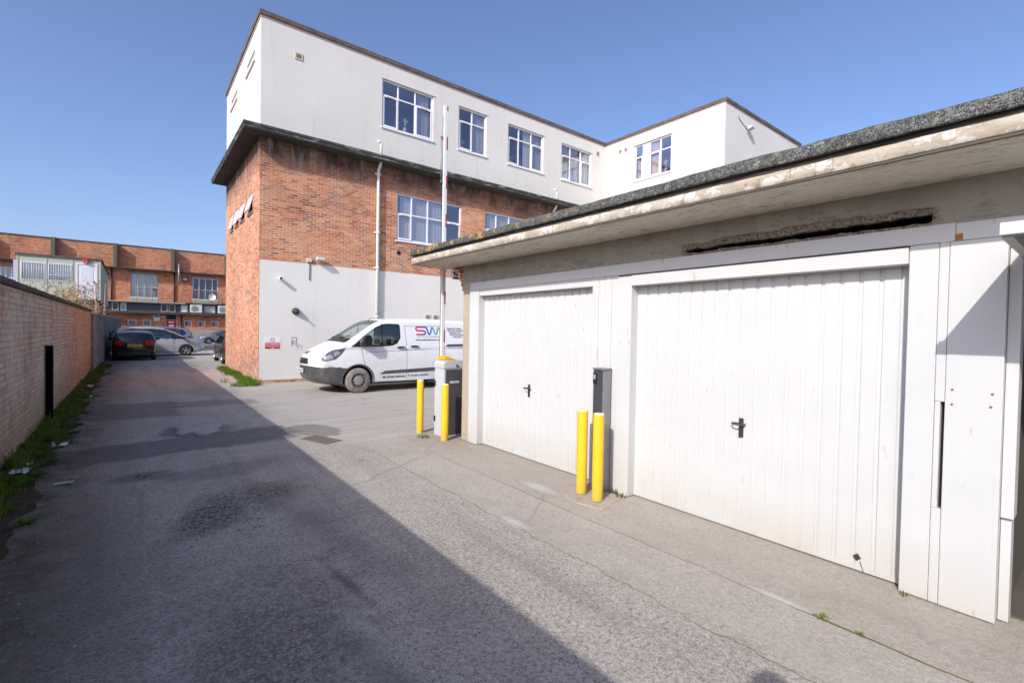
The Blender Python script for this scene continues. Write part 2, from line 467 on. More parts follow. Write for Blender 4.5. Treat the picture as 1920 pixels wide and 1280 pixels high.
def fabric(name, col):
    s = S(name)
    a = s.noise(s.scale(s.obj(), (1, 1, 0.2)), 9, 4, 0.6)
    c = s.mix(a, tuple(v * 0.75 for v in col), col)
    d = s.n('ShaderNodeBsdfDiffuse'); s.put(d.inputs[0], c)
    t = s.n('ShaderNodeBsdfTranslucent'); s.put(t.inputs[0], c)
    m = s.n('ShaderNodeMixShader'); m.inputs[0].default_value = 0.12
    s.link(d.outputs[0], m.inputs[1]); s.link(t.outputs[0], m.inputs[2]); s.link(m.outputs[0], s.o.inputs[0])
    return s.mat
M['net'] = fabric('net_curtain', (0.93, 0.94, 0.96))
M['drape'] = fabric('grey_drape', (0.70, 0.70, 0.76))
M['pink'] = fabric('pink_drape', (0.72, 0.50, 0.50))
def glass(name, tint=(0.96, 0.97, 0.99), refl=(0.85, 0.9, 1.0), f0=0.10, rough=0.01):
    s = S(name)
    t = s.n('ShaderNodeBsdfTransparent'); s.put(t.inputs[0], tint)
    g = s.n('ShaderNodeBsdfGlossy'); s.put(g.inputs[0], refl); g.inputs['Roughness'].default_value = rough
    lw = s.n('ShaderNodeLayerWeight'); lw.inputs[0].default_value = 0.35
    nz = s.noise(s.obj(), 1.6, 2, 0.5)
    bp = s.bump(nz, 0.10, 0.02); s.link(bp, g.inputs['Normal'])
    f = s.math('ADD', s.math('MULTIPLY', lw.outputs['Fresnel'], 0.45), f0, clamp=True)
    m = s.n('ShaderNodeMixShader'); s.link(f, m.inputs[0])
    s.link(t.outputs[0], m.inputs[1]); s.link(g.outputs[0], m.inputs[2]); s.link(m.outputs[0], s.o.inputs[0])
    return s.mat
M['glass'] = glass('window_glass', f0=0.23)
M['car_glass'] = glass('car_glass', (0.38, 0.46, 0.44), (0.9, 0.95, 1.0), 0.07, 0.02)

# ------------------------------------------------------------------ world, sun, camera
w = bpy.data.worlds.new('World'); scene.world = w; w.use_nodes = True
bg = w.node_tree.nodes['Background']
sky = w.node_tree.nodes.new('ShaderNodeTexSky')
sky.sky_type = 'NISHITA'; sky.sun_disc = False
SUN = Vector((-1.40, -0.61, 1.0)).normalized()
el = math.asin(SUN.z)
sky.sun_elevation = el
sky.sun_rotation = math.atan2(SUN.x, SUN.y)
sky.altitude = 0; sky.air_density = SKY_AIR; sky.dust_density = SKY_DUST; sky.ozone_density = SKY_OZ
tn = w.node_tree.nodes.new('ShaderNodeMix'); tn.data_type = 'RGBA'; tn.blend_type = 'MULTIPLY'; tn.inputs[0].default_value = 1.0
tn.inputs[7].default_value = (0.985, 0.97, 1.085, 1)       # the hazy violet cast of this day's sky
w.node_tree.links.new(sky.outputs[0], tn.inputs[6]); w.node_tree.links.new(tn.outputs[2], bg.inputs[0])
bg.inputs[1].default_value = SKY_STR
sl = bpy.data.lights.new('sun', 'SUN'); sl.energy = SUN_STR; sl.angle = R(0.5); sl.color = (1.0, 0.972, 0.92)
so = bpy.data.objects.new('sun', sl); COL.objects.link(so)
so.rotation_euler = SUN.to_track_quat('Z', 'Y').to_euler()
so.location = (-20, -10, 20)

yaw, pitch, roll = R(38.35), R(-1.133), R(1.038)
f_ = Vector((math.sin(yaw) * math.cos(pitch), math.cos(yaw) * math.cos(pitch), math.sin(pitch)))
r0 = Vector((math.cos(yaw), -math.sin(yaw), 0)); u0 = r0.cross(f_)
r_ = math.cos(roll) * r0 + math.sin(roll) * u0
u_ = -math.sin(roll) * r0 + math.cos(roll) * u0
cam = bpy.data.cameras.new('camera'); cam.sensor_width = 36; cam.sensor_fit = 'HORIZONTAL'
cam.lens = 898.5 / 1920 * 36; cam.clip_end = 2000; cam.clip_start = 0.05
co = bpy.data.objects.new('camera', cam); COL.objects.link(co)
co.matrix_world = Matrix(((r_.x, u_.x, -f_.x, 0), (r_.y, u_.y, -f_.y, 0), (r_.z, u_.z, -f_.z, 1.75), (0, 0, 0, 1)))
scene.camera = co
vs = scene.view_settings
vs.view_transform = 'Standard'; vs.look = 'None'; vs.gamma = 1; vs.use_curve_mapping = False; vs.exposure = EXPO
scene.cycles.max_bounces = 8; scene.cycles.transparent_max_bounces = 12
scene.cycles.caustics_reflective = False; scene.cycles.caustics_refractive = False

# ------------------------------------------------------------------ ground
def ground_mat():
    s = S('lane_surface')
    x, y, z = s.sep(s.pos())
    n1 = s.noise(s.pos(), 0.55, 5, 0.65)
    n2 = s.noise(s.pos(), 2.6, 6, 0.7)
    n3 = s.noise(s.pos(), 14, 5, 0.75)
    grit = s.sep(s.voro(None, 130, 'Color'))[0]
    grit2 = s.sep(s.voro(None, 75, 'Color'))[1]
    def ell(cx, cy, rx, ry, rot=0.0, amp=0.5, soft=0.08, nz=None):
        nz = nz or n2
        dx = s.math('SUBTRACT', x, cx); dy = s.math('SUBTRACT', y, cy)
        c, q = math.cos(R(rot)), math.sin(R(rot))
        u = s.math('ADD', s.math('MULTIPLY', dx, c / rx), s.math('MULTIPLY', dy, q / rx))
        v = s.math('ADD', s.math('MULTIPLY', dx, -q / ry), s.math('MULTIPLY', dy, c / ry))
        d = s.math('SQRT', s.math('ADD', s.math('MULTIPLY', u, u), s.math('MULTIPLY', v, v)))
        d = s.math('ADD', d, s.math('MULTIPLY', s.math('SUBTRACT', nz, 0.5), amp))
        return s.mr(d, 1 - soft, 1 + soft, 1, 0)
    def band(y0, y1, x0, x1, slope=0.0, amp=0.5, soft=0.06):
        yy = s.math('ADD', s.math('SUBTRACT', y, s.math('MULTIPLY', x, slope)), s.math('MULTIPLY', s.math('SUBTRACT', n1, 0.5), amp))
        xx = s.math('ADD', x, s.math('MULTIPLY', s.math('SUBTRACT', n2, 0.5), amp))
        a = s.math('MULTIPLY', s.mr(yy, y0 - soft, y0 + soft), s.mr(yy, y1 - soft, y1 + soft, 1, 0))
        b = s.math('MULTIPLY', s.mr(xx, x0 - soft, x0 + soft), s.mr(xx, x1 - soft, x1 + soft, 1, 0))
        return s.math('MULTIPLY', a, b)
    # worn tarmac: pale exposed stones in a grey binder
    c = s.mix(s.mr(n2, 0.3, 0.7), (0.335, 0.298, 0.256), (0.46, 0.410, 0.354))
    c = s.mix(s.mr(n1, 0.35, 0.65, 0.0, 0.45), c, (0.49, 0.435, 0.396))
    c = s.mix(s.mr(grit, 0.0, 0.45, 0.6, 0), c, (0.11, 0.10, 0.092))
    c = s.mix(s.mr(grit, 0.72, 1.0, 0, 0.65), c, (0.54, 0.50, 0.46))
    c = s.mix(s.mr(grit2, 0.93, 0.98, 0, 0.7), c, (0.56, 0.53, 0.49))
    c = s.mix(s.mr(n3, 0.55, 0.8, 0, 0.4), c, (0.11, 0.105, 0.10))
    n5 = s.noise(s.pos(), 34, 4, 0.8)
    c = s.mix(s.mr(n5, 0.49, 0.38, 0, 0.85), c, (0.55, 0.54, 0.53), 'MULTIPLY')
    c = s.mix(s.mr(n5, 0.56, 0.68, 0, 0.5), c, (0.58, 0.53, 0.465))
    # smoother concrete strip by the garages and yard floor by the office
    wear = s.noise(s.scale(s.pos(), (1.5, 0.16, 1.0)), 1.5, 5, 0.65)
    c = s.mix(s.mr(wear, 0.52, 0.66, 0, 0.38), c, (0.185, 0.168, 0.152))
    c = s.mix(s.mr(wear, 0.46, 0.34, 0, 0.35), c, (0.47, 0.425, 0.38))
    oil = s.noise(s.pos(), 1.15, 3, 0.5)
    c = s.mix(s.mr(oil, 0.66, 0.72, 0, 0.4), c, (0.12, 0.11, 0.10))
    wob = s.math('MULTIPLY', s.math('SUBTRACT', n2, 0.5), 0.10)
    xs = s.math('ADD', x, wob)
    sm = s.mix(s.mr(n1, 0.35, 0.65), (0.39, 0.34, 0.285), (0.48, 0.425, 0.365))
    sm = s.mix(s.mr(n3, 0.52, 0.75, 0, 0.45), sm, (0.18, 0.165, 0.145))
    sm = s.mix(s.mr(grit, 0.86, 1.0, 0, 0.5), sm, (0.46, 0.44, 0.41))
    n4 = s.noise(s.scale(s.pos(), (1.0, 0.5, 1.0)), 3.4, 6, 0.75)
    sm = s.mix(s.mr(n4, 0.52, 0.7, 0, 0.55), sm, (0.27, 0.238, 0.195))
    strip = s.math('MULTIPLY', s.mr(xs, 2.58, 2.82), s.mr(y, 5.6, 6.6, 1, 0.25))
    edge = s.mr(xs, 3.33, 3.39)
    c = s.mix(s.math('MULTIPLY', strip, s.mr(n4, 0.3, 0.7, 0.30, 0.75)), c, sm)
    c = s.mix(s.math('MULTIPLY', edge, 0.22), c, (0.33, 0.288, 0.228))
    yard = s.math('MULTIPLY', s.mr(s.math('ADD', y, s.math('MULTIPLY', n1, 1.5)), 7.6, 8.3), s.mr(s.math('ADD', x, s.math('MULTIPLY', n1, 1.2)), 2.6, 3.1))
    streak = s.noise(s.scale(s.pos(), (0.35, 2.0, 1.0)), 1.8, 6, 0.75)
    ym = s.mix(s.mr(streak, 0.3, 0.7), (0.36, 0.322, 0.282), (0.52, 0.472, 0.418))
    ym = s.mix(s.mr(n3, 0.52, 0.75, 0, 0.4), ym, (0.16, 0.15, 0.135))
    c = s.mix(s.math('MULTIPLY', yard, 0.9), c, ym)
    # repaired trenches and patches of younger, darker tarmac
    dk = s.mix(s.mr(n2, 0.3, 0.7), (0.13, 0.122, 0.118), (0.20, 0.186, 0.178))
    dk = s.mix(s.mr(grit, 0.75, 1.0, 0, 0.4), dk, (0.30, 0.285, 0.275))
    for msk, k in ((band(7.85, 9.0, -1.4, 2.1, 0.16, 1.1), 0.9), (band(11.4, 13.6, -1.4, 0.75, -0.1, 0.9), 0.75), (band(12.5, 13.4, 0.6, 2.3, -0.1, 0.6), 0.6),
                   (ell(0.88, 9.55, 0.52, 0.66, 0, 0.7, 0.12), 0.8), (ell(2.45, 8.55, 0.36, 0.62, 15, 0.9), 0.7), (ell(1.16, 3.25, 0.03, 0.34, 6, 2.6, 0.8), 0.9), (ell(1.30, 4.4, 0.16, 1.2, 8, 2.2, 0.7), 0.55), (ell(1.0, 2.3, 0.08, 0.7, 10, 2.4, 0.7), 0.6), (ell(-0.35, 4.6, 0.5, 1.6, 8, 1.6, 0.6), 0.5), (ell(0.95, 6.75, 0.75, 0.3, 12, 0.9, 0.3), 0.5),
                   (ell(1.6, 15.2, 0.6, 1.0, 10, 0.8, 0.3), 0.35), (ell(0.1, 6.95, 0.3, 0.22, 0, 0.8, 0.3), 0.8)):
        c = s.mix(s.math('MULTIPLY', msk, k), c, dk)
    # broken surface with mossy stones
    rough_ = s.math('MULTIPLY', s.mr(s.voro(None, 40, 'Distance'), 0.55, 0.25), s.mr(s.noise(s.pos(), 30, 4, 0.7), 0.3, 0.7, 0.3, 1.0))
    rb = s.mix(s.mr(rough_, 0.2, 0.85), (0.045, 0.04, 0.024), (0.42, 0.385, 0.33))
    m1 = s.math('MAXIMUM', s.math('MAXIMUM', ell(0.60, 5.15, 0.26, 0.42, -25, 1.1, 0.3), s.math('MULTIPLY', ell(0.95, 5.55, 0.46, 0.34, 12, 1.4, 0.4), 0.75)), s.math('MULTIPLY', ell(0.62, 2.75, 0.40, 1.0, -14, 1.6, 0.5), 0.6))
    c = s.mix(s.math('MULTIPLY', m1, s.mr(n3, 0.35, 0.6, 0.35, 0.95)), c, rb)
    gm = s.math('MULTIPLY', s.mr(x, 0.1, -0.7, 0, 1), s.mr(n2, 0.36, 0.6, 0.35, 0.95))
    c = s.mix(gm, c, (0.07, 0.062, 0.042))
    # long joints with moss, and random cracks
    def joint(xc, amp, wd, col, lo, hi, k=1.0):
        nonlocal c
        wv = s.noise(s.comb(0.0, y, xc), 2.2, 5, 0.65)
        d = s.math('ABSOLUTE', s.math('SUBTRACT', s.math('ADD', x, s.math('MULTIPLY', s.math('SUBTRACT', wv, 0.5), amp)), xc))
        wm = s.math('MULTIPLY', s.noise(s.comb(1.0, y, xc), 1.9, 4, 0.7), wd * 2)
        mk = s.math('MULTIPLY', s.mr(d, wm, s.math('MULTIPLY', wm, 0.5), 0, 1), s.mr(y, lo, hi, 1, 0))
        c = s.mix(s.math('MULTIPLY', mk, k), c, col)
        return mk
    j1 = joint(2.71, 0.22, 0.013, (0.21, 0.175, 0.115), 6.0, 6.6, 0.45)
    j2 = joint(3.36, 0.07, 0.010, (0.15, 0.13, 0.08), 5.8, 6.2, 0.6)
    mossy = s.math('MULTIPLY', j2, s.mr(y, 1.5, 1.1, 0, 0.9))
    c = s.mix(mossy, c, (0.13, 0.125, 0.03))
    cr = s.voro(s.math_vec_add(s.pos(), n2), 0.42, 'Distance', 'DISTANCE_TO_EDGE')
    c = s.mix(s.math('MULTIPLY', s.mr(cr, 0.009, 0.003, 0, 0.2), s.mr(n1, 0.42, 0.55)), c, (0.07, 0.065, 0.055))
    # white scuffs of spilt paint
    for e in (ell(3.385, 1.36, 0.03, 0.17, 0, 1.0, 0.5, n3), ell(3.6, 4.0, 0.07, 0.22, 0, 1.6, 0.5, n3), ell(2.75, 3.4, 0.05, 0.14, 0, 1.6, 0.5, n3)):
        c = s.mix(s.math('MULTIPLY', e, 0.55), c, (0.56, 0.56, 0.56))
    wl = s.math('MULTIPLY', s.math('MULTIPLY', s.mr(y, 15.93, 15.96), s.mr(y, 16.03, 16.0)), s.math('MULTIPLY', s.mr(x, 0.3, 0.5), s.mr(x, 1.6, 1.4)))
    c = s.mix(s.math('MULTIPLY', wl, s.mr(n3, 0.4, 0.6, 0.2, 0.8)), c, (0.5, 0.49, 0.48))
    h = s.math('ADD', s.math('MULTIPLY', grit, 0.9), s.math('ADD', s.math('MULTIPLY', n3, 1.2), s.math('MULTIPLY', n2, 1.5)))
    h = s.math('SUBTRACT', h, s.math('MULTIPLY', j1, 1.0))
    return s.out(c, 0.92, 0, s.bump(h, 0.5, 0.011), 0.18)
def math_vec_add(s, v, f):
    q = s.n('ShaderNodeVectorMath'); q.operation = 'ADD'
    s.put(q.inputs[0], v)
    k = s.n('ShaderNodeVectorMath'); k.operation = 'SCALE'; k.inputs[0].default_value = (1, 1, 0); s.put(k.inputs['Scale'], f)
    s.link(k.outputs[0], q.inputs[1])
    return q.outputs[0]
S.math_vec_add = math_vec_add
M['lane'] = ground_mat()
s = S('ground_far')
M['ground'] = s.out(s.mix(s.noise(s.pos(), 0.3, 5, 0.6), (0.14, 0.135, 0.13), (0.2, 0.19, 0.18)), 0.95, 0, None, 0.2)
tag(MB().box(-400, 400, -400, 400, -0.4, 0.0).build('ground', M['ground']), kind='structure')
tag(MB().poly([(-1.35, -10, 0.004), (40, -10, 0.004), (40, 59.8, 0.004), (-1.35, 59.8, 0.004)]).build('lane', M['lane']), kind='structure')

# soil bank along the foot of the yard wall
def soil_mat():
    s = S('verge_soil')
    a = s.noise(s.pos(), 6, 6, 0.75); b = s.noise(s.pos(), 40, 4, 0.7)
    c = s.mix(s.mr(a, 0.35, 0.65), (0.035, 0.028, 0.018), (0.085, 0.07, 0.048))
    c = s.mix(s.mr(b, 0.6, 0.75, 0, 0.5), c, (0.18, 0.16, 0.13))
    return s.out(c, 0.95, 0, s.bump(s.math('ADD', a, b), 0.8, 0.02), 0.1)
M['soil'] = soil_mat()
rows = []
for j in range(420):
    yy = -6 + j * 0.081
    row = []
    for i in range(10):
        t = i / 9
        wdt = 0.42 + 0.20 * mnoise.noise((yy * 0.7, 3.1, 0)) + 0.13 * mnoise.noise((yy * 2.6, 7.1, 0))
        xx = -1.19 + t * wdt
        zz = 0.002 + 0.11 * (1 - t) ** 1.6 + 0.02 * mnoise.noise((xx * 5, yy * 3, 1.7)) * (1 - t)
        row.append((xx, yy, zz if i < 9 else -0.01))
    rows.append(row)
tag(MB().grid(rows).build('verge', M['soil']), kind='structure')

# broken raised patch of old concrete in the lane
random.seed(11)
out = []
for k in range(22):
    a = 2 * math.pi * k / 22
    rr = 1 + random.uniform(-0.34, 0.16)
    out.append((0.88 + 0.40 * rr * math.cos(a), 9.6 + 0.52 * rr * math.sin(a)))
mb = MB(); top = [(0.88 + (p[0] - 0.88) * 0.88, 9.6 + (p[1] - 9.6) * 0.88, 0.045) for p in out]
n = len(out)
P = [(p[0], p[1], -0.01) for p in out] + [(p[0], p[1], 0.03) for p in out] + top
mb.add(P, [(i, (i + 1) % n, n + (i + 1) % n, n + i) for i in range(n)] + [(n + i, n + (i + 1) % n, 2 * n + (i + 1) % n, 2 * n + i) for i in range(n)] + [tuple(range(2 * n, 3 * n))])
tag(mb.build('road_patch', concrete('old_patch', (0.30, 0.285, 0.268), (0.47, 0.45, 0.425), (0.16, 0.155, 0.145), 0.7, False, 0.9, 2.2)), kind='structure')
# concrete footing under the pair of bollards
pad = [(3.66, 3.12), (3.98, 3.20), (4.13, 3.36), (4.13, 3.72), (3.86, 3.80), (3.63, 3.66), (3.58, 3.4)]
tag(MB().prism(pad, 'z', -0.01, 0.012).build('bollard_footing', M['conc_pad'], bevel=0.006), kind='structure')

# ------------------------------------------------------------------ garage block
GX = 4.18
gar = thing('garage_block', 'low flat roofed row of garages with white timber fronts and weathered concrete eaves', 'garage', (4.18, 0, 0))
def mpl(x): return x
# walls
w_ = MB()
w_.box(4.45, 9.4, 6.33, 6.55, 0, 2.80)
w_.box(9.4, 9.62, -7.0, 6.55, 0, 2.80)
w_.box(4.32, 9.4, 0.46, 0.64, 0, 2.79)
w_.box(4.32, 9.4, -2.4, -2.2, 0, 2.79)
w_.build('side_wall', M['brick'], gar)
MB().box(GX + 0.002, 4.45, 6.33, 6.575, 0, 2.786).build('pier', M['conc_pier'], gar, bevel=0.012)
c_ = MB()
for k, (y1, z0, z1) in enumerate(((6.62, 2.40, 2.475), (6.66, 2.478, 2.56), (6.71, 2.563, 2.70), (6.74, 2.703, 2.784))):
    c_.box(GX + 0.006 + 0.002 * k, 4.5, 6.576, y1, z0, z1)
c_.build('corbel', M['brick'], gar, bevel=0.004)
# lintel with the spalled slot
rows = []
NY, NZ = 520, 60
for i in range(NZ + 1):
    z = 2.505 + (2.789 - 2.505) * i / NZ
    row = []
    for j in range(NY + 1):
        y = -3.0 + (6.574 + 3.0) * j / NY
        d = 0.0
        edge = 0.03 * mnoise.noise((y * 4.0, 1.0, 0.3)) + 0.012 * mnoise.noise((y * 19, 4.0, 0.3))
        if 0.74 < y < 2.70:
            t = (y - 0.74) / (2.70 - 0.74)
            zt = 2.635 + edge * 0.9 - 0.02 * t + 0.02 * (1 - abs(2 * t - 1))
            zb = 2.512 + 0.010 * mnoise.noise((y * 7, 9.0, 0))
            j_ = 0.012 * mnoise.noise((y * 11, 3.0, 6.0)) + 0.006 * mnoise.noise((y * 34, 3.0, 6.0))
            slot0, slot1 = 2.537 + edge * 0.3 + 0.008 * t - j_ * 0.7, 2.590 + edge * 0.4 - 0.022 * t + j_
            fade = min(1, min(y - 0.74, 2.70 - y) / 0.06)
            if zb < z < zt: d = (0.022 + 0.016 * mnoise.noise((y * 16, z * 34, 2.0)) + 0.008 * mnoise.noise((y * 45, z * 60, 5.0))) * fade
            if slot0 < z < slot1 and 0.80 < y < 2.62: d = 0.26
        d += 0.002 * mnoise.noise((y * 3, z * 8, 7.0))
        if 5.0 < y < 6.6 and z < 2.60 + 0.03 * mnoise.noise((y * 3, 2, 2)): d -= 0.004
        row.append((GX + d, y, z))
    rows.append(row)
mb = MB().grid(rows)
mb.box(GX + 0.275, 4.50, -3.0, 6.574, 2.51, 2.785)
mb.poly([(GX, -3.0, 2.505), (GX, 6.574, 2.505), (GX + 0.27, 6.574, 2.505), (GX + 0.27, -3.0, 2.505)])
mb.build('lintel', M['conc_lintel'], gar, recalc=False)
# roof slab: soffit, fascia, felt edge
XE = 3.521
rows = []
for i in range(9):
    t = i / 8
    x = XE + 0.016 + (GX - XE - 0.01) * t
    row = []
    for j in range(260):
        y = -7.0 + 14.1 * j / 259
        row.append((x, y, 2.822 - 0.033 * t + 0.004 * mnoise.noise((x * 3, y * 1.2, 0.0)) - 0.002 * abs(mnoise.noise((x * 12, y * 5, 5.0)))))
    rows.append(row)
MB().grid(rows).build('soffit', M['conc_soffit'], gar, recalc=False)
sl_ = MB()
sl_.prism([(XE + 0.03, 2.835), (9.8, 2.80), (9.8, 2.95), (XE + 0.03, 2.985)], 'y', -7.0, 7.085)
sl_.build('roof_slab', M['conc_lintel'], gar)
rows = []
for z in (2.815, 2.82, 2.86, 2.896, 2.902):
    row = []
    for j in range(400):
        y = -7.0 + 14.1 * j / 399
        inset = 0.006 if z in (2.815, 2.902) else 0.0
        zz = z + 0.0035 * mnoise.noise((y * 1.1, 0, 0)) + (0.004 * mnoise.noise((y * 9, z * 9, 0)) if z == 2.902 else 0)
        row.append((XE + inset + 0.002 * mnoise.noise((y * 2, z * 20, 3)), y, zz))
    rows.append(row)
fb = MB().grid(rows)
fb.add([(XE, 7.1, 2.818), (XE + 0.03, 7.1, 2.818), (XE + 0.03, 7.1, 2.902), (XE, 7.1, 2.902)], [(0, 1, 2, 3)])
fb.add([(XE + 0.006, -7, 2.903), (XE + 0.006, 7.1, 2.903), (XE + 0.04, 7.1, 2.903), (XE + 0.04, -7, 2.903)], [(0, 1, 2, 3)])
fb.box(XE + 0.03, 9.8, 7.086, 7.1, 2.80, 2.902)
fb.build('fascia_board', M['fascia'], gar, recalc=False)
M['gap_shade'] = plain('gap_shade', (0.05, 0.043, 0.036), 0.9)
MB().box(XE + 0.010, XE + 0.036, -7.0, 7.095, 2.800, 2.8135).build('shadow_bead', plain('bead_brown', (0.11, 0.09, 0.065), 0.9, var=0.4), gar)  # timber bead coloured dark to draw the shadow line below the fascia
MB().box(XE + 0.018, XE + 0.028, -7.0, 7.09, 2.904, 2.948).build('fascia_gap', M['gap_shade'], gar)  # dark strip painted for the shade under the felt overhang
prof = [(XE + 0.02, 2.944), (XE - 0.012, 2.940), (XE - 0.020, 2.952), (XE - 0.016, 2.985), (XE - 0.008, 3.02), (XE + 0.012, 3.040), (XE + 0.06, 3.048), (XE + 0.5, 3.03), (9.82, 2.98)]
rows = []
for k, (px_, pz_) in enumerate(prof):
    row = []
    for j in range(420):
        y = -7.02 + 14.14 * j / 419
        a = 0.010 * mnoise.noise((y * 1.6, k * 0.4, 0)) + 0.006 * mnoise.noise((y * 7, k * 0.7, 3))
        b = 0.012 * mnoise.noise((y * 1.3, k * 0.2, 8)) + 0.005 * mnoise.noise((y * 9, k * 0.9, 4))
        if k == 8: a = b = 0
        row.append((px_ + a, y, pz_ + b))
    rows.append(row)
ft = MB().grid(rows)
ft.add([rows[k][-1] for k in range(len(prof))] + [(9.82, 7.12, 2.93)], [tuple(range(len(prof) + 1))])
ft.build('roof_felt', M['felt'], gar, recalc=False)

# timber fronts
fr = MB()
fr.box(GX - 0.034, 4.30, 6.075, 6.326, 0.012, 2.385)                # left post
fr.box(GX - 0.030, 4.30, 3.775, 6.326, 2.387, 2.502)               # upper head board
fr.box(GX - 0.024, 4.30, 3.775, 6.073, 2.292, 2.385)               # lower head board
for k in range(4):                                               # planks between the doors
    y0 = 3.395 + k * 0.095
    fr.box(GX - 0.022 - 0.002 * (k % 2), 4.30, y0 + 0.001, y0 + 0.093, 0.012, 2.385)
fr.box(GX - 0.034, 4.30, 3.212, 3.392, 0.012, 2.372)               # post left of wide door
fr.box(GX - 0.030, 4.30, 0.667, 3.773, 2.387, 2.506)
fr.box(GX - 0.046, 4.30, 0.90, 3.210, 2.262, 2.372)                # proud white head of wide door
fr.box(GX - 0.020, 4.30, 0.744, 0.898, 0.012, 2.385)               # post right of wide door
fr.box(GX - 0.024, 4.30, 0.692, 0.742, 1.345, 2.41)                # narrow batten, upper piece
fr.box(GX - 0.024, 4.30, 0.692, 0.742, 0.012, 0.64)                # lower piece; the slot between stays open
fr.box(GX - 0.020, 4.30, 0.713, 0.742, 0.641, 1.344)
fr.box(GX - 0.030, 4.30, 0.30, 0.665, 2.387, 2.500)
fr.box(GX - 0.028, 4.36, 0.425, 0.690, 0.012, 2.385)               # broad end panel
fr.box(GX + 0.030, 4.36, 0.365, 0.423, 0.66, 2.36)                 # return post beside the open garage
fr.box(GX + 0.060, 4.36, 0.375, 0.423, 0.012, 0.655)
fr.build('door_frame', M['white_wood'], gar, bevel=0.004)
sc_ = MB()
for (y, z) in ((0.655, 1.43), (0.47, 1.42), (0.475, 1.34), (0.655, 1.335)):
    sc_.lathe([(0.0001, -0.006), (0.006, -0.004), (0.008, 0.0)], 10, 'x', (GX - 0.0285, y, z))
sc_.box(GX - 0.0325, GX - 0.0305, 0.63, 0.665, 2.39, 2.43)
sc_.box(GX - 0.0265, GX - 0.0245, 0.695, 0.712, 2.385, 2.41)
build_each(sc_, 'bolt', M['rust'], gar)

M['groove'] = plain('groove_dirt_shade', (0.10, 0.098, 0.092), 0.8, var=0.4, nscale=5)  # groove dirt with crease shade painted in as one dark line
def door(y0, y1, z1, x, handle, period=0.1225):
    mb = MB()
    pts = [(y0, 0.0)]
    nr = round((y1 - y0 - 0.06) / period)
    per = (y1 - y0 - 0.06) / nr
    for k in range(nr):
        a = y0 + 0.03 + k * per
        pts += [(a + per * 0.06, 0.0), (a + per * 0.075, 0.014), (a + per * 0.195, 0.014), (a + per * 0.25, 0.014), (a + per * 0.31, 0.0)]
    pts.append((y1, 0.0))
    zs = [0.035, z1]
    mb.grid([[(x + d, y, z) for (y, d) in pts] for z in zs], smooth=False)
    for k in range(nr): mb.m[3 + 5 * k] = 1
    mb.box(x - 0.006, x + 0.03, y0, y1, 0.018, 0.046)
    mb.box(x + 0.012, x + 0.03, y0, y1, 0.03, z1)
    d = mb.build('garage_door', [M['white_door'], M['groove']], gar, recalc=False)
    y, z = handle
    h = MB()
    h.box(x - 0.008, x, y - 0.021, y + 0.021, z - 0.085, z + 0.085)
    h.lathe([(0.012, -0.03), (0.014, -0.008), (0.018, -0.006)], 14, 'x', (x, y, z + 0.035))
    ring = [(x - 0.03 - 0.048 * math.sin(math.pi * k / 16) * 1.0, y + 0.012 + 0.055 * math.cos(math.pi * k / 16), z + 0.038 - 0.004 * math.sin(math.pi * k / 16)) for k in range(17)]
    ring2 = [(x - 0.018, y + 0.067, z + 0.038)] + ring + [(x - 0.018, y - 0.043, z + 0.038)]
    h.tube(ring2, 0.0065, 8)
    h.tube([(x - 0.02, y + 0.06, z + 0.038), (x - 0.02, y - 0.04, z + 0.038)], 0.006, 8)
    h.build('door_handle', M['steel_dark'], d, bevel=0.003)
    return d
door(3.773, 6.078, 2.30, 4.262, (4.987, 0.95))
d2 = door(0.895, 3.215, 2.27, 4.262, (2.065, 0.935))
tg = MB()
tg.add([(4.2525, 1.166 + a, 0.115 + b) for a, b in ((0, 0.03), (0.028, 0.004), (0.006, -0.03), (-0.024, -0.002))], [(0, 1, 2, 3)])
tg.tube([(4.255, 1.15, 0.09), (4.25, 1.135, 0.05), (4.25, 1.125, 0.02)], 0.002, 6)
tg.build('metal_tag', M['steel_dark'], d2, recalc=False)
# inside of the open garage on the right, and floor strip
MB().box(4.36, 9.39, -2.19, 0.455, 0.006, 0.02).box(9.36, 9.395, -2.19, 0.455, 0.02, 2.78).box(4.40, 9.36, 0.40, 0.455, 0.02, 2.78).box(4.3, 9.36, -2.19, -2.15, 0.02, 2.78).build('garage_interior', M['interior'], gar)
# open up-and-over door overhead
od = MB()
od.box(3.300, 3.345, -1.95, 0.372, 2.262, 2.322)
od.box(3.345, 4.85, 0.325, 0.370, 2.252, 2.300)
od.box(3.345, 4.85, -1.95, -1.905, 2.252, 2.300)
pts = []
for k in range(19):
    a = 3.345 + k * 0.079
    pts += [(a, 2.302), (a + 0.05, 2.302), (a + 0.056, 2.292), (a + 0.073, 2.292)]
od.grid([[(p[0], y, p[1]) for p in pts] for y in (-1.905, 0.325)], smooth=False)
od.box(3.35, 4.85, -1.9, 0.32, 2.312, 2.320)
od.build('garage_door', M['white_door'], gar, bevel=0.003, recalc=False, label='white garage door swung open and lying overhead')
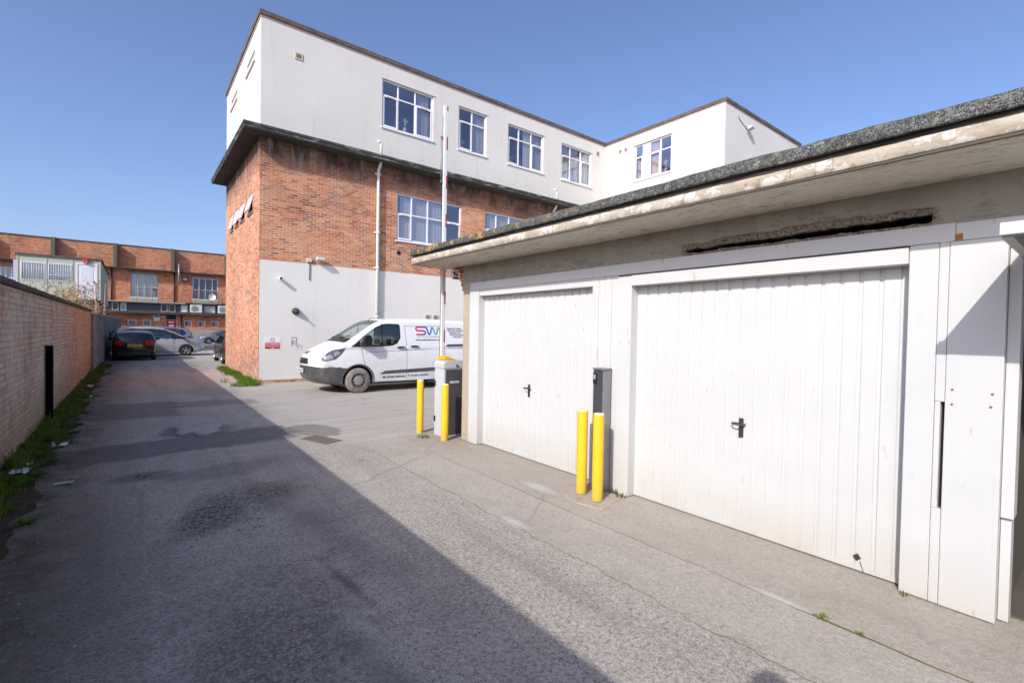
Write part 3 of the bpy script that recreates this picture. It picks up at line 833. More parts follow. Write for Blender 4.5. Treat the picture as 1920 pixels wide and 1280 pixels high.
# ------------------------------------------------------------------ wall with openings, windows
def wall_holes(mb, u0, u1, v0, v1, holes, depth=0.12, m=0):
    """mb.fn maps (u, d, v); d grows into the wall"""
    us = sorted({u0, u1, *[h[0] for h in holes], *[h[1] for h in holes]})
    vs_ = sorted({v0, v1, *[h[2] for h in holes], *[h[3] for h in holes]})
    for a, b in zip(us, us[1:]):
        for c, d in zip(vs_, vs_[1:]):
            um, vm = (a + b) / 2, (c + d) / 2
            if any(h[0] < um < h[1] and h[2] < vm < h[3] for h in holes): continue
            mb.add([(a, 0, c), (b, 0, c), (b, 0, d), (a, 0, d)], [(0, 1, 2, 3)], m)
    for a, b, c, d in holes:
        mb.add([(a, 0, c), (b, 0, c), (b, depth, c), (a, depth, c)], [(0, 1, 2, 3)], m)
        mb.add([(a, 0, d), (b, 0, d), (b, depth, d), (a, depth, d)], [(3, 2, 1, 0)], m)
        mb.add([(a, 0, c), (a, 0, d), (a, depth, d), (a, depth, c)], [(0, 1, 2, 3)], m)
        mb.add([(b, 0, c), (b, 0, d), (b, depth, d), (b, depth, c)], [(3, 2, 1, 0)], m)

def fY(Y0): return lambda u, d, v: (u, Y0 + d, v)       # wall facing -Y, u = x
def fX(X0): return lambda u, d, v: (X0 + d, u, v)       # wall facing -X, u = y

def curtain_geo(mb, u0, u1, d, v0, v1, seed=0, amp=0.010, wl=0.11, gather=0.0):
    rows = []
    n = max(8, int((u1 - u0) / 0.02))
    rnd = random.Random(seed)
    ph = rnd.uniform(0, 6)
    for i in range(7):
        t = i / 6
        row = []
        for j in range(n + 1):
            q = j / n
            u = u0 + (u1 - u0) * q
            a = amp * (math.sin(2 * math.pi * u / wl + ph + 1.3 * math.sin(u * 7 + seed)) + 0.5 * math.sin(2 * math.pi * u / (wl * 0.43) + seed))
            u += gather * math.sin(t * math.pi) * (0.5 - q) * (u1 - u0)
            row.append((u, d + a * (0.5 + 0.5 * t), v1 + (v0 - v1) * t))
        rows.append(row)
    mb.grid(rows)

def window(parent, fn, u0, u1, v0, v1, cols, tv=None, sashes=(), curtains=(), rec=0.055, fw=0.06, room=1.9, sill=True, flip=False, panels=(), frame='upvc', roomdepth=True, ornaments=()):
    """cols: mullion positions (absolute u), tv: transom height, sashes: lower columns with an opening sash"""
    e = [u0] + list(cols) + [u1]
    f = MB(fn)
    g = 0.001
    f.box(u0 + g, u1 - g, rec, rec + 0.07, v0 + g, v0 + fw)
    f.box(u0 + g, u1 - g, rec, rec + 0.07, v1 - fw, v1 - g)
    f.box(u0 + g, u0 + fw, rec, rec + 0.07, v0 + fw, v1 - fw)
    f.box(u1 - fw, u1 - g, rec, rec + 0.07, v0 + fw, v1 - fw)
    for c in cols:
        f.box(c - fw * 0.42, c + fw * 0.42, rec + 0.004, rec + 0.066, v0 + fw, v1 - fw)
    if tv:
        for a, b in zip(e, e[1:]):
            a2 = a + (fw if a == u0 else fw * 0.42); b2 = b - (fw if b == u1 else fw * 0.42)
            f.box(a2, b2, rec + 0.006, rec + 0.064, tv - fw * 0.42, tv + fw * 0.42)
    W = f.build('window', M[frame], parent, bevel=0.004)
    if sashes:
        sm_ = MB(fn)
        for k in sashes:
            a = e[k] + (fw if k == 0 else fw * 0.42) - 0.012; b = e[k + 1] - (fw if k == len(e) - 2 else fw * 0.42) + 0.012
            z0 = v0 + fw - 0.012; z1 = (tv - fw * 0.42 if tv else v1 - fw) + 0.012
            t = 0.055
            sm_.box(a, b, rec - 0.022, rec + 0.003, z0, z0 + t); sm_.box(a, b, rec - 0.022, rec + 0.003, z1 - t, z1)
            sm_.box(a, a + t, rec - 0.022, rec + 0.003, z0 + t, z1 - t); sm_.box(b - t, b, rec - 0.022, rec + 0.003, z0 + t, z1 - t)
            sa_ = sm_.build('sash', M[frame], W, bevel=0.003)
            MB(fn).box((a + b) / 2 - 0.14, (a + b) / 2 + 0.14, rec - 0.034, rec - 0.023, z1 - 0.035, z1 - 0.018).build('trickle_vent', M['cab_grey'], W)
            sm_ = MB(fn)
    if panels:
        pm = MB(fn)
        for k in panels:
            pm.box(e[k] + 0.01, e[k + 1] - 0.01, rec + 0.002, rec + 0.05, v0 + fw, v1 - fw)
        pm.build('panel', M[frame], W, bevel=0.003)
    p = MB(fn)
    d = rec + 0.035
    p.add([(u0 + 0.02, d, v0 + 0.02), (u1 - 0.02, d, v0 + 0.02), (u1 - 0.02, d, v1 - 0.02), (u0 + 0.02, d, v1 - 0.02)], [(0, 1, 2, 3)])
    p.build('pane', M['glass'], W, recalc=False)
    if sill:
        q = MB(fn)
        q.box(u0 - 0.05, u1 + 0.05, -0.045, rec - 0.001, v0 - 0.055, v0 - 0.002)
        q.build('sill', M[frame], W, bevel=0.006)
    for k, (a, b, mt, dd, z0, z1, wl) in enumerate(curtains):
        cm = MB(fn)
        curtain_geo(cm, a, b, rec + 0.075 + dd, z0, z1, seed=k + int(u0 * 10), wl=wl)
        cm.build('curtain', M[mt], W, recalc=False)
    for (a, z, mt, h) in ornaments:
        om = MB(fn)
        om.lathe([(0.0005, 0), (0.06, 0.0), (0.075, h * 0.3), (0.05, h * 0.36), (0.0005, h * 0.37)], 12, 'z', (a, rec + 0.12, v0 + fw))
        for t in range(9):
            an = t * 2.4; rr = 0.05 + 0.02 * (t % 3)
            om.tube([(a, rec + 0.12, v0 + fw + h * 0.35), (a + rr * math.cos(an) * 0.6, rec + 0.12 + rr * 0.5 * math.sin(an), v0 + fw + h * 0.7), (a + rr * 1.5 * math.cos(an), rec + 0.12 + 0.5 * rr * math.sin(an), v0 + fw + h * (0.85 + 0.04 * (t % 4)))], [0.004, 0.006, 0.016], 6)
        om.build('ornament', M[mt], W)
    if roomdepth:
        rb = MB(fn)
        a, b, c0, c1, dd = u0 - 0.3, u1 + 0.3, v0 - 0.75, v1 + 0.06, rec + 0.10
        D = dd + room
        rb.add([(a, D, c0), (b, D, c0), (b, D, c1), (a, D, c1)], [(0, 1, 2, 3)], 0)
        rb.add([(a, dd, c0), (a, D, c0), (a, D, c1), (a, dd, c1)], [(0, 1, 2, 3)], 0)
        rb.add([(b, dd, c0), (b, D, c0), (b, D, c1), (b, dd, c1)], [(3, 2, 1, 0)], 0)
        rb.add([(a, dd, c0), (b, dd, c0), (b, D, c0), (a, D, c0)], [(0, 1, 2, 3)], 0)
        rb.add([(a, dd, c1), (b, dd, c1), (b, D, c1), (a, D, c1)], [(3, 2, 1, 0)], 1)
        for (p0, p1, q0, q1) in ((a, u0, c0, c1), (u1, b, c0, c1), (u0, u1, c0, v0), (u0, u1, v1, c1)):
            rb.add([(p0, dd, q0), (p1, dd, q0), (p1, dd, q1), (p0, dd, q1)], [(0, 1, 2, 3)], 0)
        rb.build('room', [M['room'], M['ceil']], W, recalc=False)
    return W

# ------------------------------------------------------------------ office building
BX, BY, BN = 3.06, 16.57, 23.35
off = thing('office_building', 'L shaped office block of orange brick below white render with flat roofs', 'building', (BX, BY, 0))
up_w = [ # u0,u1,mullions,sashes
    (6.98, 9.05, (7.62, 8.31), (0, 2)), (10.19, 11.55, (10.86,), (0,)), (12.69, 14.74, (13.33, 14.04), (0, 2)), (15.89, 17.95, (16.52, 17.24), (0, 2))]
UV0, UV1, UT = 9.03, 10.74, 10.20
br_w = [(7.60, 10.40, (8.22, 8.90, 9.64), (0, 3)), (11.55, 14.35, (12.17, 12.86, 13.6), (0, 3))]
BV0, BV1, BT = 5.06, 6.79, 6.06
# brick storey
b = MB(fY(BY))
wall_holes(b, BX, 26.4, 3.862, 7.64, [(x0, x1, BV0, BV1) for x0, x1, _, _ in br_w])
small = [(17.68, 18.42), (19.12, 19.86), (20.32, 20.98), (21.50, 22.12)]
b.fn = fX(BX)
wall_holes(b, BY, BN, 0.0, 7.64, [(y0, y1, 5.55, 6.16) for y0, y1 in small], 0.10)
b.fn = None
b.add([(BX, BN, 0), (26.4, BN, 0), (26.4, BN, 7.64), (BX, BN, 7.64)], [(3, 2, 1, 0)])
b.add([(26.4, 10.2, 0), (26.4, BN, 0), (26.4, BN, 7.64), (26.4, 10.2, 7.64)], [(0, 1, 2, 3)])
b.add([(BX, BY, 0.0), (26.4, BY, 0.0), (26.4, BY, 0.105), (BX, BY, 0.105)], [(0, 1, 2, 3)])
b.build('brick_wall', M['brick'], off, recalc=False)
# pale rendered plinth storey, 12 mm proud of the brick
r_w = MB(fY(BY))
r_w.box(BX + 0.012, 19.0, -0.014, 0.05, 0.10, 3.862)
r_w.build('rendered_wall', M['grey_lower'], off)
# white upper storey
uw = MB(fY(BY))
wall_holes(uw, BX + 0.006, 19.0, 7.70, 11.36, [(x0, x1, UV0, UV1) for x0, x1, _, _ in up_w])
uw.fn = fX(BX + 0.006)
slots = [(17.5, 18.9), (20.8, 22.22)]
wall_holes(uw, BY, BN, 7.70, 11.36, [(y0, y1, 10.38, 10.72) for y0, y1 in slots], 0.09)
uw.fn = fX(19.0)
WIN = (12.70, 14.74, 9.12, 10.81)
wall_holes(uw, 10.204, BY, 3.0, 11.36, [WIN])
uw.fn = fY(10.204)
wall_holes(uw, 19.0, 26.41, 3.0, 11.36, [])
uw.fn = None
uw.add([(BX, BN, 7.7), (26.4, BN, 7.7), (26.4, BN, 11.36), (BX, BN, 11.36)], [(3, 2, 1, 0)])
uw.add([(26.41, 10.204, 3.0), (26.41, BN, 3.0), (26.41, BN, 11.36), (26.41, 10.204, 11.36)], [(0, 1, 2, 3)])
uw.build('upper_wall', M['white_upper'], off, recalc=False)
# coping and roof
cp = MB()
def cop(x0, x1, y0, y1): cp.box(x0, x1, y0, y1, 11.352, 11.50)
cop(BX - 0.05, 18.95, BY - 0.05, BY + 0.35); cop(BX - 0.05, BX + 0.35, BY + 0.351, BN + 0.05)
cop(18.951, 19.35, 10.154, BY + 0.35); cop(19.351, 26.46, 10.154, 10.55); cop(26.06, 26.46, 10.551, BN + 0.05)
cp.build('coping', M['coping'], off, bevel=0.012)
tr = MB()
tr.box(BX - 0.014, 18.985, BY - 0.014, BY - 0.001, 11.29, 11.351); tr.box(BX - 0.014, BX + 0.003, BY, BN, 11.29, 11.351)
tr.box(18.986, 18.999, 10.19, BY - 0.016, 11.29, 11.351); tr.box(19.0, 26.41, 10.19, 10.203, 11.29, 11.351)
tr.build('coping_trim', plain('pink_mortar', (0.50, 0.36, 0.33), 0.9, var=0.15), off)
MB().box(BX + 0.1, 26.35, BY + 0.1, BN - 0.05, 11.2, 11.34).box(19.1, 26.35, 10.3, BY + 0.09, 11.2, 11.34).build('roof', M['coping'], off)
# projecting eave slab round two sides
O = 0.513
ev = MB()
ev.prism([(BX - O, BY - O), (19.0, BY - O), (19.0, BY + 0.02), (BX + 0.02, BY + 0.02), (BX + 0.02, BN + 0.06), (BX - O, BN + 0.06)], 'z', 7.645, 7.70)
ev.build('eave', M['eave_dark'], off)
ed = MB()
ed.prism([(BX - O - 0.012, BY - O - 0.012), (18.99, BY - O - 0.012), (18.99, BY - O + 0.06), (BX - O + 0.06, BY - O + 0.06), (BX - O + 0.06, BN + 0.07), (BX - O - 0.012, BN + 0.07)], 'z', 7.668, 7.745)
ed.prism([(BX - O - 0.03, BY - O - 0.03), (18.99, BY - O - 0.03), (18.99, BY - O + 0.05), (BX - O + 0.05, BY - O + 0.05), (BX - O + 0.05, BN + 0.08), (BX - O - 0.03, BN + 0.08)], 'z', 7.746, 7.83)
ed.build('eave_edge', M['eave_edge'], off, bevel=0.012)
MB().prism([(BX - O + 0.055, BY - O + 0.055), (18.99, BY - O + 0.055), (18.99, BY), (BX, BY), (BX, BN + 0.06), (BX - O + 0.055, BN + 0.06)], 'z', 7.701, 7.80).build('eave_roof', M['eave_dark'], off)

# windows of the white storey
for i, (x0, x1, ml, sa) in enumerate(up_w):
    cu = [[(8.42, 8.92, 'drape', 0.02, 9.0, 10.7, 0.16)], [(10.92, 11.47, 'drape', 0.02, 9.0, 10.72, 0.17)],
          [(13.62, 14.0, 'net', 0.02, 9.0, 10.72, 0.2), (14.1, 14.66, 'drape', 0.05, 9.0, 10.72, 0.15)],
          [(15.95, 16.5, 'drape', 0.06, 9.0, 10.72, 0.3), (16.56, 17.2, 'drape', 0.07, 9.0, 10.72, 0.24), (17.28, 17.9, 'net', 0.05, 9.0, 10.72, 0.18)]][i]
    orn = [[(7.95, 0, 'net', 0.55)], [(10.45, 0, 'net', 0.4)], [(12.98, 0, 'drape', 0.35), (13.5, 0, 'pink', 0.3)], []][i]
    window(off, fY(BY), x0, x1, UV0, UV1, ml, UT, sa, cu, ornaments=orn)
    lm = MB(fY(BY)); lm.box(x0 - 0.05, x1 + 0.09, -0.022, 0.0, UV1 + 0.004, UV1 + 0.028)
    lm.build('lintel_drip', M['white_upper'], off)
window(off, fX(19.0), WIN[0], WIN[1], WIN[2], WIN[3], (13.30, 13.88, 14.27), 10.24, (1, 3),
       [(13.34, 13.86, 'pink', 0.03, 9.1, 10.75, 0.17)], panels=(2,), ornaments=[(13.08, 0, 'pink', 0.6), (14.5, 0, 'pink', 0.55)])
lm = MB(fX(19.0)); lm.box(WIN[0] - 0.08, WIN[1] + 0.05, -0.022, 0.0, WIN[3] + 0.004, WIN[3] + 0.028); lm.build('lintel_drip', M['white_upper'], off)
# windows of the brick storey, net curtains behind
for i, (x0, x1, ml, sa) in enumerate(br_w):
    e = [x0] + list(ml) + [x1]
    cu = [(x0 + 0.18, ml[0] - 0.02, 'net', 0.02, 5.0, 6.75, 0.12), (ml[0] + 0.03, ml[1], 'net', 0.03, 5.0, 6.75, 0.10), (ml[1] + 0.01, ml[2], 'net', 0.02, 5.0, 6.75, 0.13)]
    if i == 1: cu.append((ml[2], x1 - 0.1, 'net', 0.03, 5.0, 6.75, 0.12))
    window(off, fY(BY), x0, x1, BV0, BV1, ml, BT, sa, cu, room=1.2)
M['frosted'] = plain('frosted_glass', (0.62, 0.66, 0.66), 0.25, var=0.05)
# four small top hung windows standing open in the side wall
for k, (y0, y1) in enumerate(small):
    fn = fX(BX)
    f = MB(fn)
    for (a, b_, c, d) in ((y0, y1, 5.551, 5.595), (y0, y1, 6.115, 6.159), (y0 + 0.001, y0 + 0.045, 5.596, 6.114), (y1 - 0.045, y1 - 0.001, 5.596, 6.114)):
        f.box(a + 0.001, b_ - 0.001, 0.02, 0.08, c, d)
    W = f.build('window', M['upvc'], off, bevel=0.003)
    ang = R((15, 14, 13, 12)[k])
    def fo(u, d, v, ang=ang):
        # hinge at top edge
        h = 6.10 - v
        return (BX + 0.02 - h * math.sin(ang) + d * math.cos(ang), u, 6.10 - h * math.cos(ang) - d * math.sin(ang))
    sm_ = MB(fo)
    a, b_ = y0 + 0.03, y1 - 0.03
    for (p, q, c, d) in ((a, b_, 5.57, 5.625), (a, b_, 6.05, 6.10), (a, a + 0.05, 5.626, 6.049), (b_ - 0.05, b_, 5.626, 6.049)):
        sm_.box(p, q, -0.02, 0.02, c, d)
    sm_.build('sash', M['upvc'], W, bevel=0.003)
    MB(fo).add([(a, 0, 5.58), (b_, 0, 5.58), (b_, 0, 6.09), (a, 0, 6.09)], [(0, 1, 2, 3)]).build('pane', M['frosted'], W, recalc=False)
    MB(fn).box(y0 - 0.04, y1 + 0.04, -0.035, 0.02, 5.47, 5.548).build('sill', M['iron'], W, bevel=0.004)
    MB(fn).box(y0 - 0.02, y1 + 0.02, 0.101, 0.13, 5.5, 6.2).build('room', M['darkgap'], W)
for y0, y1 in slots:
    f = MB(fX(BX + 0.006))
    f.box(y0 + 0.001, y1 - 0.001, 0.03, 0.07, 10.381, 10.719)
    W = f.build('window', plain('pink_louvre', (0.50, 0.42, 0.37), 0.7), off)
    MB(fX(BX + 0.006)).box(y0 - 0.06, y1 + 0.06, -0.05, 0.029, 10.31, 10.376).build('sill', M['white_upper'], W, bevel=0.005)
    MB(fX(BX + 0.006)).box(y0, y1, 0.071, 0.09, 10.381, 10.719).build('pane', M['glass'], W)

# rainwater pipes, overflow bends, vents
def downpipe(x, z0, z1, neck):
    p = MB()
    y = BY - 0.10
    if neck: p.tube([(x, BY - 0.30, 7.655), (x, BY - 0.26, 7.57), (x, y, 7.40), (x, y, 7.30), (x, y, z0)], 0.052, 14)
    else: p.tube([(x, y, z1), (x, y, z0)], 0.052, 14)
    for zz in (7.28, 5.2, 3.95, 2.2):
        p.tube([(x, y, zz - 0.045), (x, y, zz + 0.045)], 0.063, 14)
        p.box(x - 0.11, x + 0.11, y + 0.02, BY - 0.001, zz - 0.02, zz + 0.02)
    p.build('downpipe', M['pipe_white'], off)
downpipe(6.84, 0.05, 7.6, True)
downpipe(15.36, 0.05, 7.6, True)
for x in (6.86, 15.40):
    MB().tube([(x, BY - 0.26, 7.80), (x, BY - 0.26, 8.26), (x - 0.01, BY - 0.26, 8.33), (x - 0.06, BY - 0.27, 8.36), (x - 0.13, BY - 0.28, 8.355)], 0.045, 12).build('overflow_pipe', M['pipe_white'], off)
def vent(fn, u, v, n=1, col='vent_cream'):
    if col not in M: M[col] = plain(col, (0.56, 0.52, 0.36), 0.6)
    f = MB(fn)
    for k in range(n):
        c = u + k * 0.34
        f.box(c - 0.12, c + 0.12, -0.022, 0.0, v - 0.11, v + 0.11)
    V = f.build('vent', M[col], off, bevel=0.004)
    g = MB(fn)
    for k in range(n):
        c = u + k * 0.34
        for i in range(3):
            g.box(c - 0.07, c + 0.07, -0.026, -0.023, v - 0.06 + i * 0.045, v - 0.035 + i * 0.045)
    g.build('vent_slot', M['black'], V)
vent(fY(BY), 4.16, 10.47); vent(fX(19.0), 15.25, 10.80, 2); vent(fY(BY - 0.014), 8.92, 2.26, 2); vent(fY(BY), 18.41, 10.83)
M['terracotta'] = plain('terracotta', (0.15, 0.06, 0.045), 0.9)
vent(fY(BY), 5.54, 7.36, 1, 'terracotta')
MB(fY(BY)).lathe([(0.0005, -0.004), (0.055, -0.004), (0.075, -0.012), (0.08, 0.0)], 16, 'y', (7.70, 0, 4.59)).build('flue_hole', M['darkgap'], off)
# scribbled tag on the render
gr = MB(fY(BY - 0.0155))
random.seed(5)
def stroke(x0, z0, x1, z1, w=0.008):
    d = Vector((x1 - x0, z1 - z0)).normalized(); n_ = Vector((-d.y, d.x)) * w
    gr.add([(x0 + n_.x, 0, z0 + n_.y), (x0 - n_.x, 0, z0 - n_.y), (x1 - n_.x, 0, z1 - n_.y), (x1 + n_.x, 0, z1 + n_.y)], [(0, 1, 2, 3)])
stroke(4.03, 1.44, 4.17, 1.44, 0.012); stroke(4.03, 1.44, 4.03, 1.2, 0.009); stroke(4.17, 1.44, 4.175, 1.2, 0.012); stroke(4.03, 1.33, 4.17, 1.33, 0.006)
for k in range(16):
    x0 = random.uniform(4.02, 4.33); z0 = 1.36 - (x0 - 4.02) * 0.6 + random.uniform(-0.1, 0.02)
    stroke(x0, z0, x0 + random.uniform(-0.015, 0.02), z0 - random.uniform(0.05, 0.13), 0.004)
    stroke(x0, z0, x0 + random.uniform(0.02, 0.05), z0 - random.uniform(-0.02, 0.04), 0.003)
gr.build('graffiti', plain('grey_spray', (0.22, 0.22, 0.23), 0.8), off, recalc=False)
# hairline cracks in the white render above the eave
ck = MB(fY(BY - 0.0012))
random.seed(9)
for (x, z, L) in ((7.30, 7.9, 0.75), (7.42, 8.1, 0.4), (11.25, 7.85, 0.55), (11.5, 7.9, 0.5), (13.9, 7.85, 0.6), (14.0, 8.0, 0.45)):
    px_, pz_ = x, z
    for k in range(7):
        nx2, nz2 = px_ + random.uniform(-0.05, 0.05), pz_ + L / 7
        w2 = 0.006 * (1 - k / 9)
        ck.add([(px_ - w2, 0, pz_), (px_ + w2, 0, pz_), (nx2 + w2 * 0.8, 0, nz2), (nx2 - w2 * 0.8, 0, nz2)], [(0, 1, 2, 3)])
        px_, pz_ = nx2, nz2
build_each(ck, 'render_crack', plain('crack_grey', (0.38, 0.36, 0.32), 0.9), off, recalc=False)

# things fixed to the office walls
def wall_lamp(loc, label, s=1.0, rz=0):
    t = thing('wall_lamp', label, 'lamp', loc, rz)
    MB().box(-0.03, 0.03, -0.05, 0.0, -0.03, 0.03).tube([(0, -0.04, 0), (0, -0.10, 0.02)], 0.014, 8).build('bracket', M['black'], t, world=False)
    h = MB()
    h.add([(-0.13*s, -0.26*s, -0.035*s), (0.13*s, -0.26*s, -0.035*s), (0.13*s, -0.07, -0.085*s), (-0.13*s, -0.07, -0.085*s), (-0.12*s, -0.235*s, 0.055*s), (0.12*s, -0.235*s, 0.055*s), (0.12*s, -0.08, 0.075*s), (-0.12*s, -0.08, 0.075*s)],
          [(0,3,2,1), (4,5,6,7), (0,1,5,4), (1,2,6,5), (2,3,7,6), (3,0,4,7)])
    h.build('lamp_head', plain('lamp_grey', (0.52, 0.53, 0.54), 0.4), t, bevel=0.01, world=False)
    return t
wall_lamp((4.86, BY, 4.04), 'grey floodlight on the brick just above the painted wall of the office', 1.0)
t = thing('junction_box', 'small cream box with a hanging grey cable left of the floodlight', 'junction box', (4.53, BY, 3.98))
MB().box(-0.075, 0.075, -0.08, 0, -0.06, 0.065).build('box', plain('cream_box', (0.55, 0.55, 0.48), 0.5), t, bevel=0.008, world=False)
MB().tube([(0.02, -0.03, -0.06), (0.025, -0.03, -0.3), (0.02, -0.028, -0.62), (0.03, -0.03, -0.66)], 0.014, 8).build('cable', M['steel_dark'], t, world=False)
MB().tube([(0.07, -0.03, -0.03), (0.16, -0.05, -0.07), (0.26, -0.04, -0.0), (0.33, -0.04, 0.02)], 0.009, 8).build('cable', M['steel_dark'], t, world=False)
t = thing('security_camera', 'small white camera high on the pale office wall near its corner', 'camera', (3.65, BY - 0.014, 3.31))
MB().tube([(0, 0, 0), (0, -0.03, 0)], 0.05, 16).build('mount', M['upvc'], t, world=False)
MB().tube([(0, -0.03, 0.0), (0, -0.10, 0.0), (0.0, -0.13, -0.005), (0.0, -0.20, -0.01)], [0.03, 0.05, 0.06, 0.055], 16).build('camera_body', M['upvc'], t, world=False)
MB().tube([(0.0, -0.198, -0.01), (0.0, -0.206, -0.012)], 0.04, 16).build('lens', M['black'], t, world=False)
t = thing('bulkhead_lamp', 'round black bulkhead lamp halfway up the pale office wall', 'lamp', (4.13, BY - 0.014, 2.29))
MB().lathe([(0.11, 0), (0.115, -0.05), (0.10, -0.075), (0.085, -0.08)], 24, 'y').build('housing', M['black'], t, world=False)
MB().lathe([(0.085, -0.078), (0.08, -0.12), (0.055, -0.16), (0.0005, -0.175)], 24, 'y').build('dome', plain('smoked_dome', (0.05, 0.05, 0.055), 0.12), t, world=False)
MB().tube([(0.0, -0.16, -0.02), (0.01, -0.26, -0.04)], 0.028, 10).build('sensor', M['black'], t, world=False)
t = wall_lamp((20.85, 10.204, 10.72), 'small cream lamp with a trailing wire high on the far white wing', 1.1)
MB().tube([(-0.05, -0.012, -0.02), (-0.5, -0.012, 0.12), (-0.75, -0.012, 0.22), (-0.78, -0.012, 0.32)], 0.012, 6).build('cable', M['steel_dark'], t, world=False)

def put_text(mb, txt, size, cx, cz, align='CENTER', bold=True, m=0, maxw=None, d=0.0):
    v, f = text_geo(txt, size, align, bold)
    if not v: return
    sc = 1.0
    if maxw:
        wd = max(p[0] for p in v) - min(p[0] for p in v)
        if wd > maxw: sc = maxw / wd
    mb.add([(cx + p[0] * sc, d, cz + p[1]) for p in v], f, m)
t = thing('parking_sign', 'red and white no parking notice on the pale wall at the office corner', 'sign', (3.46, BY - 0.014, 1.26))
MB().box(-0.235, 0.235, -0.006, 0, -0.19, 0.19).build('sign_board', M['sign_white'], t, world=False, bevel=0.002)
MB().box(-0.222, 0.212, -0.008, -0.0065, -0.175, 0.022).build('red_field', M['sign_red'], t, world=False)
g = MB(); put_text(g, 'NO PARKING', 0.072, -0.005, -0.045, maxw=0.40, d=-0.0088); put_text(g, 'ENTRANCE IN CONSTANT', 0.048, -0.005, -0.105, maxw=0.40, d=-0.0088); put_text(g, 'USE', 0.048, -0.005, -0.158, maxw=0.4, d=-0.0088)
g.build('lettering', M['sign_white'], t, world=False, recalc=False)
g = MB()
N_ = 28
ring = [[(rr * math.cos(2 * math.pi * k / N_), -0.0068, 0.105 + rr * math.sin(2 * math.pi * k / N_)) for k in range(N_ + 1)] for rr in (0.05, 0.066)]
g.grid(ring, smooth=False)
q = math.sqrt(0.5)
g.add([(-0.05 * q - 0.005, -0.0068, 0.105 + 0.05 * q - 0.005), (-0.05 * q + 0.005, -0.0068, 0.105 + 0.05 * q + 0.005), (0.05 * q + 0.005, -0.0068, 0.105 - 0.05 * q + 0.005), (0.05 * q - 0.005, -0.0068, 0.105 - 0.05 * q - 0.005)], [(0, 1, 2, 3)])
g.build('prohibition_symbol', M['sign_red'], t, world=False, recalc=False)

# ------------------------------------------------------------------ barrier, bollards, access post
def make_bollard(loc, h, label):
    t = thing('bollard', label, 'bollard', loc, 0, 'yellow bollards at the car park entrance')
    MB().lathe([(0.058, 0.0), (0.058, h - 0.03), (0.056, h - 0.012)], 28).build('shaft', M['yellow'], t, world=False)
    MB().lathe([(0.056, h - 0.012), (0.052, h - 0.003), (0.046, h), (0.0005, h + 0.001)], 28).build('cap', M['yellow_top'], t, world=False)
    return t
b0 = make_bollard((3.85, 7.36, 0), 0.905, 'yellow bollard out in the open left of the barrier cabinet')
for loc, lab in (((3.90, 6.62, 0), 'yellow bollard right in front of the barrier cabinet'), ((4.52, 7.10, 0), 'yellow bollard mostly hidden between the barrier cabinet and the garage pier'),
                 ((3.83, 3.58, 0.018), 'yellow bollard left of the pair before the access post'), ((3.80, 3.325, 0.018), 'yellow bollard right of the pair, nearest the wide garage door')):
    c = copy_tree(b0); c.location = loc; c['label'] = lab

t = thing('car_park_barrier', 'raised red and white barrier arm on a grey cabinet with yellow hood', 'barrier', (4.2, 7.0, 0))
cx0, cx1, cy0, cy1 = 3.99, 4.43, 6.83, 7.13
MB().box(cx0, cx1, cy0, cy1, 0.0, 1.125).build('cabinet', M['cab_grey'], t, bevel=0.012)
MB().box(cx0 + 0.035, cx1 - 0.055, cy0 - 0.006, cy0 - 0.001, 0.03, 1.115).build('front_panel', M['cab_dark'], t, bevel=0.003)
cap = MB()
cap.prism([(cx0 - 0.006, 1.128), (cx1 + 0.006, 1.128), (cx1 + 0.006, 1.19), (cx1 - 0.02, 1.235), (cx1 - 0.10, 1.262), (cx0 + 0.06, 1.262), (cx0 + 0.012, 1.24), (cx0 - 0.006, 1.20)], 'y', cy0 - 0.006, cy1 + 0.006)
cap.build('cabinet_lid', M['cab_grey'], t, bevel=0.01)
hd = MB()
hd.prism([(cx0 + 0.03, 1.264), (cx0 + 0.27, 1.264), (cx0 + 0.10, 1.325), (cx0 + 0.03, 1.335)], 'y', cy0 + 0.03, cy1 - 0.03)
hd.build('hood', plain('hood_amber', (0.80, 0.42, 0.01), 0.35), t, bevel=0.008)
MB().lathe([(0.0005, -0.014), (0.016, -0.012), (0.018, 0)], 14, 'y', (cx0 + 0.25, cy0 - 0.006, 1.17)).build('lock', M['black'], t)
hg = MB()
for z in (0.87, 0.28): hg.box(cx0 - 0.016, cx0 - 0.001, cy1 - 0.05, cy1 - 0.01, z - 0.045, z + 0.045)
build_each(hg, 'hinge', M['black'], t, bevel=0.004)
MB().box(cx0 + 0.12, cx0 + 0.29, cy0 - 0.010, cy0 - 0.0062, 0.885, 0.918).build('label_plate', M['sign_white'], t)
g = MB(); put_text(g, 'AUTOMATIC', 0.026, cx0 + 0.205, 0.893, maxw=0.15, d=cy0 - 0.0106)
g.build('lettering', M['ink'], t, recalc=False)
# arm
ax, ay = 4.165, 7.195
tilt = 0.0
arm = MB()
arm.box(ax - 0.036, ax + 0.036, ay - 0.026, ay + 0.026, 1.08, 5.56)
arm.build('barrier_arm', plain('arm_white', (0.80, 0.79, 0.77), 0.35), t, bevel=0.008)
st = MB()
z = 1.55
while z < 5.5:
    st.box(ax + 0.012, ax + 0.0375, ay - 0.0282, ay - 0.0265, z, min(5.555, z + 0.22))
    z += 0.655
st.build('arm_stripe', M['red'], t)
MB().box(ax - 0.045, ax + 0.045, ay - 0.06, ay - 0.029, 1.08, 1.24).build('arm_clamp', M['cab_dark'], t, bevel=0.004)
MB().box(ax - 0.040, ax - 0.0365, ay + 0.004, ay + 0.018, 1.1, 5.4).build('arm_edge', M['black'], t)
rod = MB()
rod.tube([(ax - 0.075, ay, 4.28), (ax - 0.075, ay, 5.02)], 0.008, 8)
